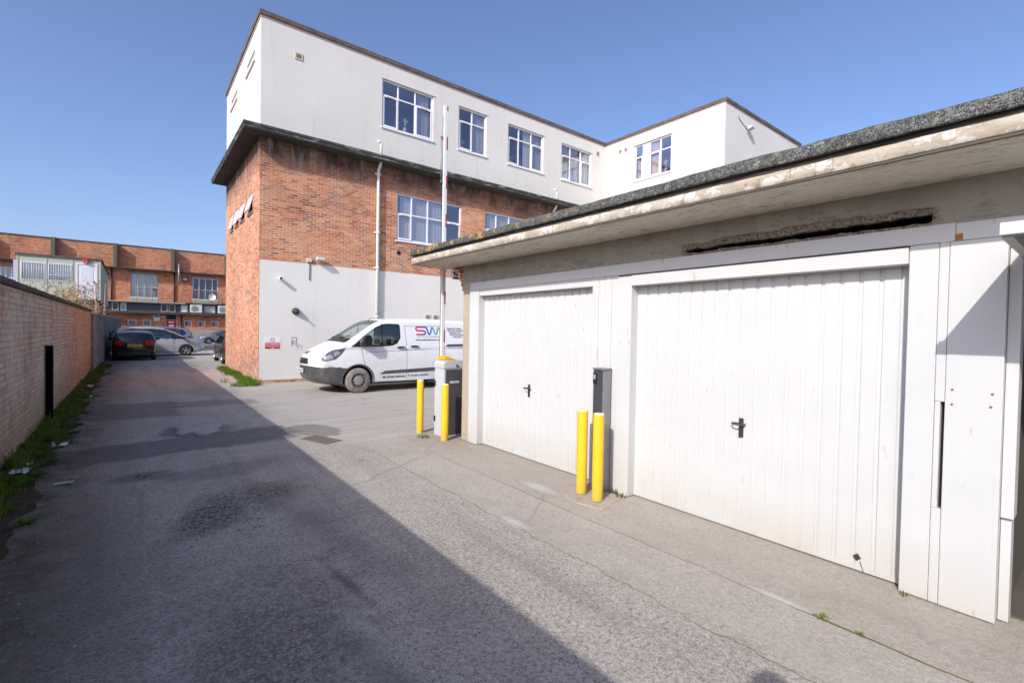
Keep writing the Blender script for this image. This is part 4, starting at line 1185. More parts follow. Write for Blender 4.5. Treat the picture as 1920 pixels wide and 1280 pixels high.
rod.box(ax - 0.085, ax - 0.0405, ay - 0.01, ay + 0.01, 4.99, 5.04); rod.box(ax - 0.085, ax - 0.0405, ay - 0.01, ay + 0.01, 4.27, 4.30)
rod.build('stay_rod', M['galv'], t)

t = thing('access_post', 'square dark metal access control post behind two yellow bollards', 'post', (4.065, 3.52, 0))
MB().box(3.998, 4.128, 3.455, 3.592, 0.0, 1.352).build('post', M['post_dark'], t, bevel=0.006)
MB().box(3.998, 4.128, 3.4505, 3.4545, 0.01, 1.345).build('side_plate', M['galv'], t)
MB().box(3.990, 4.136, 3.446, 3.600, 1.353, 1.372).build('cap', M['galv'], t, bevel=0.005)
MB().box(3.984, 3.9975, 3.535, 3.585, 1.20, 1.315).build('card_reader', M['black'], t, bevel=0.004)
MB().box(3.9815, 3.9835, 3.545, 3.576, 1.25, 1.30).build('reader_window', plain('reader_window', (0.30, 0.31, 0.33), 0.2), t)
# cable box and camera under the garage eave
t = thing('security_camera', 'white camera box under the garage eave beside the brick corner', 'camera', (4.15, 6.78, 2.67))
MB().box(4.085, 4.20, 6.745, 6.83, 2.625, 2.745).build('housing', M['upvc'], t, bevel=0.006)
MB().tube([(4.10, 6.735, 2.69), (4.13, 6.73, 2.672), (4.17, 6.735, 2.652)], 0.009, 8).tube([(4.098, 6.735, 2.69), (4.09, 6.715, 2.694)], [0.016, 0.014], 10).build('cable', M['black'], t)
MB().box(4.11, 4.22, 6.742, 6.80, 2.60, 2.622).build('bracket', M['black'], t)

# drain cover
t = thing('drain_cover', 'rusty rectangular drain cover set flush in the sunlit lane', 'drain cover', (2.32, 7.72, 0.004), R(20))
fm = MB()
for a in ((-0.16, 0.16, -0.31, -0.285), (-0.16, 0.16, 0.285, 0.31), (-0.16, -0.137, -0.2845, 0.2845), (0.137, 0.16, -0.2845, 0.2845)): fm.box(*a, 0, 0.010)
fm.build('frame', M['iron'], t, world=False)
lid = MB(); lid.box(-0.132, 0.132, -0.28, 0.28, 0, 0.005)
for i in range(4):
    for j in range(8):
        lid.box(-0.12 + i * 0.064, -0.12 + i * 0.064 + 0.045, -0.265 + j * 0.068, -0.265 + j * 0.068 + 0.048, 0.0052, 0.009)
lid.build('lid', M['iron'], t, world=False)
# ------------------------------------------------------------------ vehicles
def chaikin(p, it=2):
    for _ in range(it):
        q = [p[0]]
        for a, b in zip(p, p[1:]):
            q += [(a[0] * .75 + b[0] * .25, a[1] * .75 + b[1] * .25), (a[0] * .25 + b[0] * .75, a[1] * .25 + b[1] * .75)]
        q.append(p[-1]); p = q
    return p
def inpoly(x, z, poly):
    c = False; n = len(poly)
    for i in range(n):
        (x0, z0), (x1, z1) = poly[i], poly[i - 1]
        if (z0 > z) != (z1 > z) and x < (x1 - x0) * (z - z0) / (z1 - z0) + x0: c = not c
    return c

class Shell:
    """car body from a side outline (x forward, z up), mirrored left / right"""
    def __init__(s, spine, sill, halfw, belt, tumble, arches, r=0.09, nose_bulge=0.2, tail_bulge=0.1, nose_taper=0.14, tail_taper=0.06, crown=0.03, step=0.05):
        p = chaikin(spine, 2)
        q = [p[0]]
        for a, b in zip(p, p[1:]):
            L = math.dist(a, b); k = max(1, int(L / step))
            q += [(a[0] + (b[0] - a[0]) * i / k, a[1] + (b[1] - a[1]) * i / k) for i in range(1, k + 1)]
        s.sp = np.array(q); s.sill = sill; s.hwid = halfw; s.belt = belt; s.tum = tumble; s.ar = arches; s.r = r
        s.nb, s.tb, s.nt, s.tt, s.crown, s.step = nose_bulge, tail_bulge, nose_taper, tail_taper, crown, step
        s.xn, s.xt = s.sp[:, 0].max(), s.sp[:, 0].min()
        s.L = s.xn - s.xt
        s.ztop = s.sp[:, 1].max()
        s.iroof = int(s.sp[:, 1].argmax())
    def W(s, x, z):
        w = s.hwid
        u = max(0, (x - (s.xn - 0.24 * s.L)) / (0.24 * s.L)); w -= s.nt * u * u
        u = max(0, ((s.xt + 0.16 * s.L) - x) / (0.16 * s.L)); w -= s.tt * u * u
        if z > s.belt: w -= s.tum * ((z - s.belt) / (s.ztop - s.belt)) ** 1.15
        b = s.belt * 0.72
        if z < b: w -= 0.06 * ((b - z) / b) ** 1.5
        elif z < s.belt: w -= 0.015 * ((z - b) / (s.belt - b)) ** 2
        return w
    def edge(s, x, z):
        d = s.sp - np.array([x, z])
        a = s.sp[:-1]; ab = s.sp[1:] - a
        t = np.clip(((np.array([x, z]) - a) * ab).sum(1) / (ab * ab).sum(1), 0, 1)
        dist = np.hypot(*(a + ab * t[:, None] - np.array([x, z])).T).min()
        if dist >= s.r: return 0.0
        k = s.r - dist
        return s.r - math.sqrt(max(0.0, s.r * s.r - k * k))
    def y(s, x, z): return s.W(x, z) - s.edge(x, z)
    def zr(s, x):
        a = s.sp[:-1]; b = s.sp[1:]
        m = (np.minimum(a[:, 0], b[:, 0]) <= x) & (np.maximum(a[:, 0], b[:, 0]) >= x)
        zz = []
        for (x0, z0), (x1, z1) in zip(a[m], b[m]):
            zz.append(z0 if abs(x1 - x0) < 1e-9 else z0 + (z1 - z0) * (x - x0) / (x1 - x0))
        if not zz: return s.sill, s.sill
        zt = max(zz); zb = min(zz)
        if zt - zb < 0.12 and s.sp[0, 0] > x > s.sp[-1, 0]: zb = s.sill
        elif s.sp[0, 0] >= x >= s.sp[-1, 0]: zb = s.sill
        for (xc, zc, rr) in s.ar:
            if abs(x - xc) < rr: zb = max(zb, zc + math.sqrt(rr * rr - (x - xc) ** 2))
        return zb, max(zt, zb)
    def strip(s, i, v):
        x, z = s.sp[i]
        w = max(0.05, s.W(x, z) - s.r)
        un = max(0, (x - (s.xn - 0.30 * s.L)) / (0.30 * s.L)); ut = max(0, ((s.xt + 0.25 * s.L) - x) / (0.25 * s.L))
        x2 = x + (s.nb * un ** 1.2 - s.tb * ut ** 1.2) * (1 - v * v) 
        z2 = z + s.crown * (1 - v * v) * (1 if z > 0.7 else 0)
        return (x2, w * v, z2)
    def snorm(s, i):
        a = s.sp[max(0, i - 1)]; b = s.sp[min(len(s.sp) - 1, i + 1)]
        d = b - a; L = math.hypot(*d)
        return (d[1] / L, -d[0] / L) if L else (0, 1)
    def idx(s, x, z): return int(np.hypot(s.sp[:, 0] - x, s.sp[:, 1] - z).argmin())
    def body(s, cuts=(), scuts=(), rows=26, dark=None):
        mb = MB()
        xs = list(np.arange(s.xt + 0.002, s.xn, s.step)) + [s.xn - 0.002, s.xn - 0.012, s.xn - 0.03, s.xt + 0.012, s.xt + 0.03]
        for (xc, zc, rr) in s.ar:
            xs += [xc + rr * math.cos(a) for a in np.linspace(0.0, math.pi, 25)] + [xc - rr - 0.004, xc + rr + 0.004]
        xs = sorted(xs)
        ts = [0.5 - 0.5 * math.cos(math.pi * i / rows) for i in range(rows + 1)]
        g = []
        for x in xs:
            zb, zt = s.zr(x)
            g.append([(x, zb + (zt - zb) * t) for t in ts])
        for sg in (1, -1):
            G = [[(x, sg * s.y(x, z), z) for x, z in col] for col in g]
            def keep(i, j):
                x = (g[i][j][0] + g[i + 1][j][0]) / 2; z = (g[i][j][1] + g[i + 1][j + 1][1]) / 2
                return not any(inpoly(x, z, c) for c in cuts)
            mb.grid(G, keep=keep)
        vv = np.linspace(-1, 1, 21)
        G = [[s.strip(i, v) for v in vv] for i in range(len(s.sp))]
        def keep2(i, j):
            v = (vv[j] + vv[j + 1]) / 2
            return not any(a <= i < b and -m < v < m for a, b, m in scuts)
        mb.grid(G, keep=keep2)
        if dark:
            for k, f in enumerate(mb.f):
                c = [sum(mb.v[i][q] for i in f) / len(f) for q in (0, 1, 2)]
                if dark(*c): mb.m[k] = 1
        # floor
        mb.add([(s.sp[0, 0], -s.hwid * 0.9, s.sill), (s.sp[0, 0], s.hwid * 0.9, s.sill), (s.sp[-1, 0], s.hwid * 0.9, s.sill), (s.sp[-1, 0], -s.hwid * 0.9, s.sill)], [(0, 1, 2, 3)])
        return mb
    def side_patch(s, mb, poly, off=0.006, sides=(1, -1), nx=24, nz=8, m=0):
        x0 = min(p[0] for p in poly); x1 = max(p[0] for p in poly)
        cols = []
        for x in np.linspace(x0 + 1e-4, x1 - 1e-4, nx + 1):
            zz = []
            for i in range(len(poly)):
                a, b = poly[i - 1], poly[i]
                if (a[0] <= x) != (b[0] <= x): zz.append(a[1] + (b[1] - a[1]) * (x - a[0]) / (b[0] - a[0]))
            if len(zz) < 2: continue
            cols.append([(x, min(zz) + (max(zz) - min(zz)) * k / nz) for k in range(nz + 1)])
        for sg in sides:
            mb.grid([[(x, sg * (s.y(x, z) + off), z) for x, z in c] for c in cols], m)
        return mb
    def strip_patch(s, mb, i0, i1, v0, v1, off=0.006, nv=12, m=0, v0b=None, v1b=None):
        G = []
        v0b = v0 if v0b is None else v0b; v1b = v1 if v1b is None else v1b
        for i in range(i0, i1 + 1):
            t = (i - i0) / max(1, i1 - i0)
            nx_, nz_ = s.snorm(i)
            row = []
            for k in range(nv + 1):
                v = (v0 + (v0b - v0) * t) * (1 - k / nv) + (v1 + (v1b - v1) * t) * (k / nv)
                p = s.strip(i, v)
                row.append((p[0] + nx_ * off, p[1], p[2] + nz_ * off))
            G.append(row)
        mb.grid(G, m)
        return mb

M['tyre'] = plain('tyre_rubber', (0.022, 0.021, 0.020), 0.85, var=0.3, nscale=8)
def dusty_tyre():
    s = S('dusty_tyre')
    a = s.noise(s.obj(), 7, 6, 0.7)
    c = s.mix(s.mr(a, 0.35, 0.65), (0.16, 0.135, 0.12), (0.30, 0.265, 0.24))
    return s.out(c, 0.95, 0, s.bump(a, 0.3, 0.01), 0.15)
M['tyre_dusty'] = dusty_tyre()
M['rim'] = plain('alloy_rim', (0.55, 0.55, 0.56), 0.35, 0.8, var=0.1)
M['rim_steel'] = plain('steel_rim', (0.13, 0.125, 0.12), 0.6, 0.4, var=0.4, nscale=14)
M['hub'] = plain('hub_cap', (0.36, 0.35, 0.34), 0.5, 0.5, var=0.35, nscale=16)
M['well'] = plain('wheel_well', (0.012, 0.012, 0.012), 0.95)
def carpaint(name, col, metal=0.0, rough=0.25, dust=0.25, dcol=(0.30, 0.27, 0.23)):
    s = S(name)
    _, _, z = s.sep(s.obj())
    a = s.noise(s.obj(), 2.6, 6, 0.7)
    d = s.math('MULTIPLY', s.mr(z, 1.15, 0.25, 0.1, 1), s.mr(a, 0.35, 0.65, 0, dust), clamp=True)
    c = s.mix(d, col, dcol)
    return s.out(c, s.mr(d, 0, 0.3, rough, 0.6), metal, None, 0.5, Coat_Weight=0.6, Coat_Roughness=0.05)
M['bumper_plastic'] = carpaint('bumper_plastic', (0.04, 0.042, 0.048), 0, 0.5, 0.5, (0.24, 0.21, 0.18))
M['lamp_clear'] = plain('lamp_clear', (0.46, 0.48, 0.52), 0.08, 0.4, var=0.4, nscale=9, coat=1.0)
M['lamp_dark'] = plain('lamp_housing', (0.10, 0.105, 0.12), 0.08, 0.2, var=0.5, nscale=7, coat=1.0)
M['lamp_red'] = plain('lamp_red', (0.48, 0.012, 0.015), 0.1, var=0.3, nscale=9, coat=1.0)
M['seat'] = plain('seat_fabric', (0.04, 0.042, 0.05), 0.9)
M['dash'] = plain('cabin_trim', (0.10, 0.10, 0.105), 0.8)
M['plate_y'] = plain('plate_yellow', (0.66, 0.50, 0.06), 0.4, var=0.05)
M['plate_w'] = plain('plate_white', (0.66, 0.66, 0.63), 0.4, var=0.05)

def wheel(parent, x, y, r, width, sgn, tyre, rimmat, style):
    """axis along y; sgn = outward direction"""
    o = y
    rr = r * (0.62 if style != 'van' else 0.60)
    t = MB()
    t.lathe([(rr * 0.98, -width / 2), (r * 0.90, -width / 2), (r * 0.985, -width * 0.40), (r, -width * 0.2), (r, width * 0.2), (r * 0.985, width * 0.40), (r * 0.90, width / 2), (rr * 0.98, width / 2)], 40, 'y', (x, o, r))
    w = t.build('wheel', tyre, parent, world=False)
    q = MB()
    e = sgn * width * 0.5
    if style == 'van':
        q.lathe([(rr, e * 0.98), (rr * 0.94, e * 0.70), (rr * 0.86, e * 0.62), (rr * 0.70, e * 0.80), (rr * 0.62, e * 0.62), (0.001, e * 0.60)], 36, 'y', (x, o, r))
        rim = q.build('rim', rimmat, w, world=False)
        h = MB()
        h.lathe([(rr * 0.60, e * 0.66), (rr * 0.58, e * 1.0), (rr * 0.50, e * 1.06), (rr * 0.20, e * 1.1), (0.001, e * 1.1)], 10, 'y', (x, o, r), smooth=False)
        for k in range(10):
            a = 2 * math.pi * k / 10
            h.tube([(x + rr * 0.62 * math.cos(a), o + e * 0.7, r + rr * 0.62 * math.sin(a)), (x + rr * 0.62 * math.cos(a), o + e * 1.02, r + rr * 0.62 * math.sin(a))], rr * 0.085, 7)
        h.build('hub_cap', M['hub'], w, world=False)
    else:
        q.lathe([(rr, e * 0.98), (rr * 0.95, e * 0.9), (rr * 0.90, e * 0.6), (rr * 0.86, e * 0.1)], 36, 'y', (x, o, r))
        for k in range(5):
            a = 2 * math.pi * k / 5 + 0.3
            ca, sa = math.cos(a), math.sin(a)
            P = []
            for (rad, hw) in ((0.10, 0.13), (0.92, 0.17)):
                for yy in (e * 0.85, e * 0.55):
                    for sd in (-1, 1):
                        P.append((x + rr * (rad * ca - sd * hw * sa), o + yy, r + rr * (rad * sa + sd * hw * ca)))
            q.add(P, [(0, 1, 5, 4), (2, 3, 7, 6), (0, 2, 6, 4), (1, 3, 7, 5)])
        q.lathe([(rr * 0.22, e * 0.9), (0.001, e * 0.95)], 16, 'y', (x, o, r))
        q.build('rim', rimmat, w, world=False)
        b = MB(); b.lathe([(rr * 0.9, e * 0.15), (0.001, e * 0.15)], 24, 'y', (x, o, r)); b.build('brake_disc', M['well'], w, world=False)
    return w

def seat_geo(mb, x, y):
    mb.box(x - 0.24, x + 0.26, y - 0.24, y + 0.24, 0.50, 0.68)
    mb.prism([(x - 0.26, 0.66), (x - 0.14, 0.66), (x - 0.28, 1.28), (x - 0.38, 1.28)], 'y', y - 0.24, y + 0.24)
    mb.box(x - 0.40, x - 0.32, y - 0.13, y + 0.13, 1.30, 1.48)

# ---- the white van
def build_van(loc, rz):
    t = thing('delivery_van', 'white panel van with a colourful logo parked against the pale office wall', 'van', loc, rz)
    spine = [(0.50, 0.23), (0.74, 0.25), (0.94, 0.36), (1.0, 0.52), (1.0, 0.70), (0.975, 0.86), (0.93, 1.00), (0.84, 1.10), (0.50, 1.29), (0.30, 1.38), (0.20, 1.44), (-0.16, 1.70), (-0.50, 1.92), (-0.72, 2.01), (-1.1, 2.055), (-2.2, 2.085), (-3.5, 2.06), (-3.86, 2.01), (-3.97, 1.85), (-4.02, 1.2), (-4.05, 0.75), (-4.05, 0.45), (-3.98, 0.30), (-3.6, 0.26)]
    sh = Shell(spine, 0.285, 0.985, 1.22, 0.13, [(0, 0.345, 0.425), (-2.93, 0.345, 0.425)], r=0.11, nose_bulge=0.24, tail_bulge=0.05, nose_taper=0.13, tail_taper=0.03, crown=0.035, step=0.022)
    win = [(0.20, 1.265), (0.10, 1.345), (-0.17, 1.575), (-0.50, 1.80), (-0.70, 1.885), (-0.82, 1.905), (-1.16, 1.905), (-1.20, 1.86), (-1.20, 1.52), (-1.10, 1.37), (-0.95, 1.31), (-0.60, 1.285)]
    i0, i1 = sh.idx(0.20, 1.44), sh.idx(-0.66, 1.985)
    white = carpaint('van_white', (0.78, 0.79, 0.80), 0, 0.3, 0.55, (0.36, 0.32, 0.28))
    B = sh.body([win], [(i0 + 1, i1, 0.93)], rows=60, dark=lambda x, y, z: x > 0.44 and z < 0.715).build('body', [white, M['bumper_plastic']], t, world=False)
    # glass
    g = MB(); sh.side_patch(g, win, 0.004, nx=40)
    a = MB(); sh.strip_patch(a, i0, i1, -0.97, 0.97, 0.006)
    a.build('windscreen', glass('windscreen_glass', (0.86, 0.92, 0.88), (0.9, 0.95, 1.0), 0.16, 0.03), t, world=False, recalc=False)
    build_each(g, 'side_window', glass('van_glass', (0.66, 0.76, 0.72), (0.9, 0.95, 1), 0.08, 0.02), t, world=False, recalc=False)
    def edge_trim(poly, w, mat, nm):
        for sg in (1, -1):
            e = MB()
            G = []
            cx_ = sum(p[0] for p in poly) / len(poly); cz_ = sum(p[1] for p in poly) / len(poly)
            dense = []
            for a_, b_ in zip(poly, poly[1:] + poly[:1]):
                k = max(1, int(math.dist(a_, b_) / 0.05)); dense += [(a_[0] + (b_[0] - a_[0]) * i / k, a_[1] + (b_[1] - a_[1]) * i / k) for i in range(k)]
            for p in dense + dense[:1]:
                L = math.dist(p, (cx_, cz_)); ux, uz = (p[0] - cx_) / L, (p[1] - cz_) / L
                G.append([(p[0] + ux * q, sg * (sh.y(p[0] + ux * q, p[1] + uz * q) + 0.007), p[1] + uz * q) for q in (-w, w)])
            e.grid(G)
            e.build(nm, mat, t, world=False, recalc=False)
    edge_trim(win, 0.016, M['black'], 'window_seal')
    sl = MB()
    sh.side_patch(sl, [(-0.685, 1.27), (-0.655, 1.27), (-0.655, 1.91), (-0.685, 1.91)], 0.008, nx=2)
    sh.side_patch(sl, [(0.21, 1.262), (-0.03, 1.264), (-0.03, 1.46), (0.09, 1.36)], 0.008, nx=8)
    build_each(sl, 'window_pillar', M['black'], t, world=False, recalc=False)
    wp = MB()
    j = sh.idx(0.26, 1.40)
    sh.strip_patch(wp, sh.idx(0.34, 1.365), i0 + 2, -0.95, 0.95, 0.012)
    for y0 in (-0.5, 0.25):
        p0 = sh.strip(i0, y0 / 0.85); p1 = sh.strip(i0 + 6, (y0 + 0.42) / 0.85)
        wp.tube([(p0[0], p0[1], p0[2] + 0.03), (p1[0] + 0.02, p1[1], p1[2] + 0.03)], 0.012, 6)
    build_each(wp, 'wiper', M['black'], t, world=False, recalc=False)
    # dark plastic bumper and arch lips
    bm_ = MB()
    sh.side_patch(bm_, [(0.999, 0.72), (0.93, 0.705), (0.72, 0.735), (0.56, 0.70), (0.30, 0.69), (0.355, 0.60), (0.425, 0.42), (0.435, 0.25), (0.55, 0.232), (0.74, 0.255), (0.92, 0.36), (0.995, 0.52)], 0.006, nx=40, nz=12)
    k1 = sh.idx(1.0, 0.72)
    sh.strip_patch(bm_, 0, k1, -1.03, 1.03, 0.008)
    for (xc) in (0.0, -2.93):
        for sg in (1, -1):
            ring = []
            for k in range(33):
                an = math.pi * (-0.06 + 1.12 * k / 32)
                row = []
                for rr in (0.405, 0.432, 0.455):
                    x = xc + rr * math.cos(an); z = max(0.26, 0.345 + rr * math.sin(an))
                    row.append((x, sg * (sh.y(x, z) + (0.006 if rr > 0.41 else -0.03)), z))
                ring.append(row)
            bm_.grid(ring)
    build_each(bm_, 'bumper', M['bumper_plastic'], t, world=False, recalc=False)
    # grilles on the nose
    gr_ = MB()
    sh.strip_patch(gr_, sh.idx(0.995, 0.745), sh.idx(0.955, 0.925), -0.52, 0.52, 0.012, v0b=-0.44, v1b=0.44)
    G = gr_.build('grille', M['black'], t, world=False, recalc=False)
    gb = MB()
    ia, ib = sh.idx(0.995, 0.745), sh.idx(0.955, 0.925)
    for q in np.linspace(ia + 1, ib - 1, 4):
        i = int(q)
        gb.tube([tuple(Vector(sh.strip(i, v)) + Vector((0.016, 0, 0))) for v in np.linspace(-0.46, 0.46, 9)], 0.009, 6)
    build_each(gb, 'grille_bar', M['steel_dark'], G, world=False)
    em = MB(); sh.strip_patch(em, sh.idx(0.93, 1.0), sh.idx(0.84, 1.10), -0.20, 0.20, 0.010, v0b=-0.26, v1b=0.26)
    em.build('upper_grille', M['lamp_dark'], t, world=False, recalc=False)
    e2 = MB()
    i = (sh.idx(0.93, 1.0) + sh.idx(0.84, 1.10)) // 2
    p = Vector(sh.strip(i, 0)); nx_, nz_ = sh.snorm(i)
    e2.add([tuple(p + Vector((nx_ * 0.022, 0.07 * math.cos(a), nz_ * 0.022)) + Vector((-nz_, 0, nx_)) * 0.03 * math.sin(a)) for a in np.linspace(0, 2 * math.pi, 20, endpoint=False)], [tuple(range(20))])
    e2.build('emblem', M['lamp_clear'], t, world=False)
    # headlights
    hl = [(0.93, 0.885), (0.955, 0.93), (0.86, 1.055), (0.74, 1.155), (0.62, 1.195), (0.36, 1.232), (0.40, 1.16), (0.50, 1.04), (0.62, 0.935), (0.80, 0.895)]
    for sg in (1, -1):
        h = MB(); sh.side_patch(h, hl, 0.007, (sg,), nx=36)
        H = h.build('headlight', M['lamp_dark'], t, world=False, recalc=False)
        l = MB()
        sh.side_patch(l, [(0.90, 0.92), (0.85, 1.00), (0.76, 1.06), (0.68, 1.04), (0.66, 0.96), (0.78, 0.915)], 0.011, (sg,), nx=14)
        sh.side_patch(l, [(0.64, 1.00), (0.66, 1.10), (0.58, 1.15), (0.49, 1.12), (0.52, 1.06)], 0.011, (sg,), nx=10)
        l.build('reflector', M['lamp_clear'], H, world=False, recalc=False)
        # mirror
        m_ = MB()
        y0 = sg * (sh.y(-0.12, 1.3))
        m_.box(-0.24, -0.02, min(y0, y0 + sg * 0.10), max(y0, y0 + sg * 0.10), 1.27, 1.33)
        m_.prism([(-0.27, 1.30), (-0.05, 1.28), (-0.02, 1.40), (-0.06, 1.56), (-0.16, 1.60), (-0.26, 1.58), (-0.29, 1.44)], 'y', min(y0 + sg * 0.08, y0 + sg * 0.25), max(y0 + sg * 0.08, y0 + sg * 0.25))
        m_.build('mirror', M['black'], t, world=False, bevel=0.03)
        # door handles
        for x, z in ((-1.24, 1.235), (-1.66, 1.265)):
            d = MB(); yy = sg * (sh.y(x, z) + 0.012)
            d.tube([(x + 0.12, sg * (sh.y(x + 0.12, z) + 0.004), z), (x + 0.07, yy + sg * 0.018, z + 0.012), (x - 0.04, yy + sg * 0.02, z + 0.014), (x - 0.12, yy, z + 0.006)], [0.02, 0.024, 0.022, 0.016], 8)
            d.build('door_handle', M['black'], t, world=False)
    # rub strip, seams
    st_ = MB()
    sh.side_patch(st_, [(-0.60, 0.50), (-0.74, 0.585), (-2.44, 0.645), (-2.44, 0.535)], 0.010, nx=30)
    sh.side_patch(st_, [(-3.40, 0.60), (-3.95, 0.60), (-3.95, 0.50), (-3.40, 0.50)], 0.010, nx=10)
    sh.side_patch(st_, [(-2.72, 1.325), (-3.85, 1.345), (-3.85, 1.27), (-2.70, 1.262)], 0.007, nx=14)
    build_each(st_, 'side_trim', M['bumper_plastic'], t, world=False, recalc=False)
    se = MB()
    def seam(pts, w=0.006):
        for (xa, za), (xb, zb) in zip(pts, pts[1:]):
            L = math.dist((xa, za), (xb, zb)); nx_, nz_ = -(zb - za) / L * w, (xb - xa) / L * w
            n = max(2, int(L / 0.08))
            for sg in (1, -1):
                se.grid([[(xa + (xb - xa) * k / n + q * nx_, sg * (sh.y(xa + (xb - xa) * k / n + q * nx_, za + (zb - za) * k / n + q * nz_) + 0.003), za + (zb - za) * k / n + q * nz_) for q in (-1, 1)] for k in range(n + 1)])
    seam([(-0.06, 1.24), (-0.10, 1.05), (-0.17, 0.76)]); seam([(-1.365, 1.86), (-1.40, 1.4), (-1.42, 0.85), (-1.42, 0.32)])
    seam([(-1.365, 1.86), (-2.62, 1.88), (-2.66, 1.4), (-2.68, 0.9)]); seam([(-0.17, 1.105), (-1.4, 1.165), (-3.8, 1.25)], 0.005)
    seam([(0.92, 0.80), (0.60, 0.72)], 0.004); seam([(0.30, 1.30), (0.44, 1.25)], 0.005)
    build_each(se, 'panel_seam', plain('seam_shadow', (0.16, 0.155, 0.15), 0.9), t, world=False, recalc=False)
    # wheels
    for x in (0, -2.93):
        for sg in (1, -1): wheel(t, x, sg * 0.865, 0.345, 0.22, sg, M['tyre_dusty'], M['rim_steel'], 'van')
    ww = MB()
    for x in (0, -2.93):
        for sg in (1, -1):
            ww.lathe([(0.44, -0.30 * sg), (0.44, 0.0)], 20, 'y', (x, sg * 0.93, 0.345), a0=0, a1=math.pi)
            ww.lathe([(0.001, -0.30 * sg), (0.44, -0.30 * sg)], 20, 'y', (x, sg * 0.93, 0.345), a0=0, a1=math.pi)
    ww.box(-4.0, 0.6, -0.6, 0.6, 0.20, 0.27)
    build_each(ww, 'wheel_arch', M['well'], t, world=False, recalc=False)
    # cab interior
    ci = MB(); seat_geo(ci, -0.72, 0.45); seat_geo(ci, -0.72, -0.45); build_each(ci, 'seat', M['seat'], t, world=False, bevel=0.03)
    cd = MB(); cd.prism([(0.25, 0.75), (0.22, 1.34), (-0.10, 1.32), (-0.18, 1.15), (-0.1, 0.75)], 'y', -0.82, 0.82)
    cd.build('dashboard', M['dash'], t, world=False, bevel=0.03)
    MB().lathe([(0.17, -0.01), (0.185, 0.0), (0.17, 0.012)], 24, 'x', (-0.30, -0.45, 1.22)).build('steering_wheel', M['black'], t, world=False)
    MB().box(-1.33, -1.30, -0.80, 0.80, 0.3, 1.97).build('bulkhead', M['dash'], t, world=False)
    MB().tube([(-0.55, 0.12, 2.0), (-0.80, 0.12, 2.17), (-1.12, 0.12, 2.36)], [0.008, 0.005, 0.003], 6).build('aerial', M['black'], t, world=False)
    # plate
    i = sh.idx(1.0, 0.60); P = Vector(sh.strip(i, 0))
    pl = MB(); pl.box(P.x + 0.010, P.x + 0.026, -0.26, 0.26, 0.555, 0.665)
    PL = pl.build('number_plate', M['plate_w'], t, world=False, bevel=0.003)
    v, f = text_geo('VO16 OXP', 0.085, 'CENTER', True)
    MB().add([(P.x + 0.0275, p[0], 0.580 + p[1]) for p in v], f).build('lettering', M['ink'], PL, world=False, recalc=False)
    # writing on the flanks, projected on the curved side
    def lay(mb, v, f, sg, x, z, off=0.006):
        mb.add([(x - sg * p[0], sg * (sh.y(x - sg * p[0], z + p[1]) + off), z + p[1]) for p in v], f)
    def fit(txt, h, width, al='LEFT', bold=True):
        v, f = text_geo(txt, h * 1.35, al, bold)
        w_ = max(p[0] for p in v) - min(p[0] for p in v)
        return [(p[0] * width / w_, p[1]) for p in v], f
    L_ = MB()
    for sg in (1, -1):
        def at(x): return x if sg > 0 else x
        for txt, h, x0, x1, z in (('M: 07500 800430', 0.062, -0.69, -1.36, 0.378), ('T: 01454 326370', 0.062, -1.46, -2.12, 0.392), ('www.southwestinteriors.co.uk', 0.052, -1.70, -2.60, 1.445),
                                  ('Suspended Ceilings', 0.046, -2.78, -3.30, 1.80), ('Metal Stud Partitioning', 0.046, -2.80, -3.40, 1.735), ('Integrated Doors', 0.046, -2.86, -3.30, 1.67), ('External Rendering', 0.046, -2.88, -3.36, 1.605), ('& Much More', 0.046, -2.98, -3.30, 1.54)):
            v, f = fit(txt, h, abs(x1 - x0))
            L_ = MB(); lay(L_, v, f, sg, x0 if sg > 0 else x1, z); L_.build('lettering', M['ink'], t, world=False, recalc=False)
    lp = plain('logo_purple', (0.20, 0.05, 0.20), 0.4)
    for sg in (1, -1):
        l2 = MB()
        v, f = fit('SOUTH WEST INTERIORS', 0.034, 0.80, bold=False); lay(l2, v, f, sg, -1.75 if sg > 0 else -2.55, 1.535)
        l2.build('lettering', lp, t, world=False, recalc=False)
    # logo: one thick rounded ribbon running through S, W, I; colour drifts along it
    def ribbon(pts, w):
        pts = chaikin(pts, 3); V = []; F = []
        for k, p in enumerate(pts):
            a = pts[max(0, k - 1)]; b = pts[min(len(pts) - 1, k + 1)]
            L = math.dist(a, b) or 1; n_ = (-(b[1] - a[1]) / L * w, (b[0] - a[0]) / L * w)
            V += [(p[0] + n_[0], p[1] + n_[1]), (p[0] - n_[0], p[1] - n_[1])]
        F = [(2 * k, 2 * k + 1, 2 * k + 3, 2 * k + 2) for k in range(len(pts) - 1)]
        return V, F
    def logo_mat():
        s = S('logo_rainbow')
        x, _, _ = s.sep(s.obj())
        c = s.ramp(s.mr(x, -1.70, -2.62), [(0.0, (0.62, 0.03, 0.05)), (0.22, (0.48, 0.03, 0.10)), (0.36, (0.12, 0.04, 0.30)), (0.55, (0.04, 0.14, 0.52)), (0.72, (0.08, 0.38, 0.66)), (0.82, (0.20, 0.42, 0.10)), (1.0, (0.50, 0.42, 0.05))])
        return s.out(c, 0.35)
    lm_ = logo_mat()
    S_ = [(0.36, 0.245), (0.20, 0.245), (0.06, 0.245), (0.025, 0.21), (0.025, 0.165), (0.06, 0.135), (0.18, 0.135), (0.29, 0.135), (0.335, 0.105), (0.335, 0.055), (0.29, 0.022), (0.18, 0.022), (0.03, 0.022)]
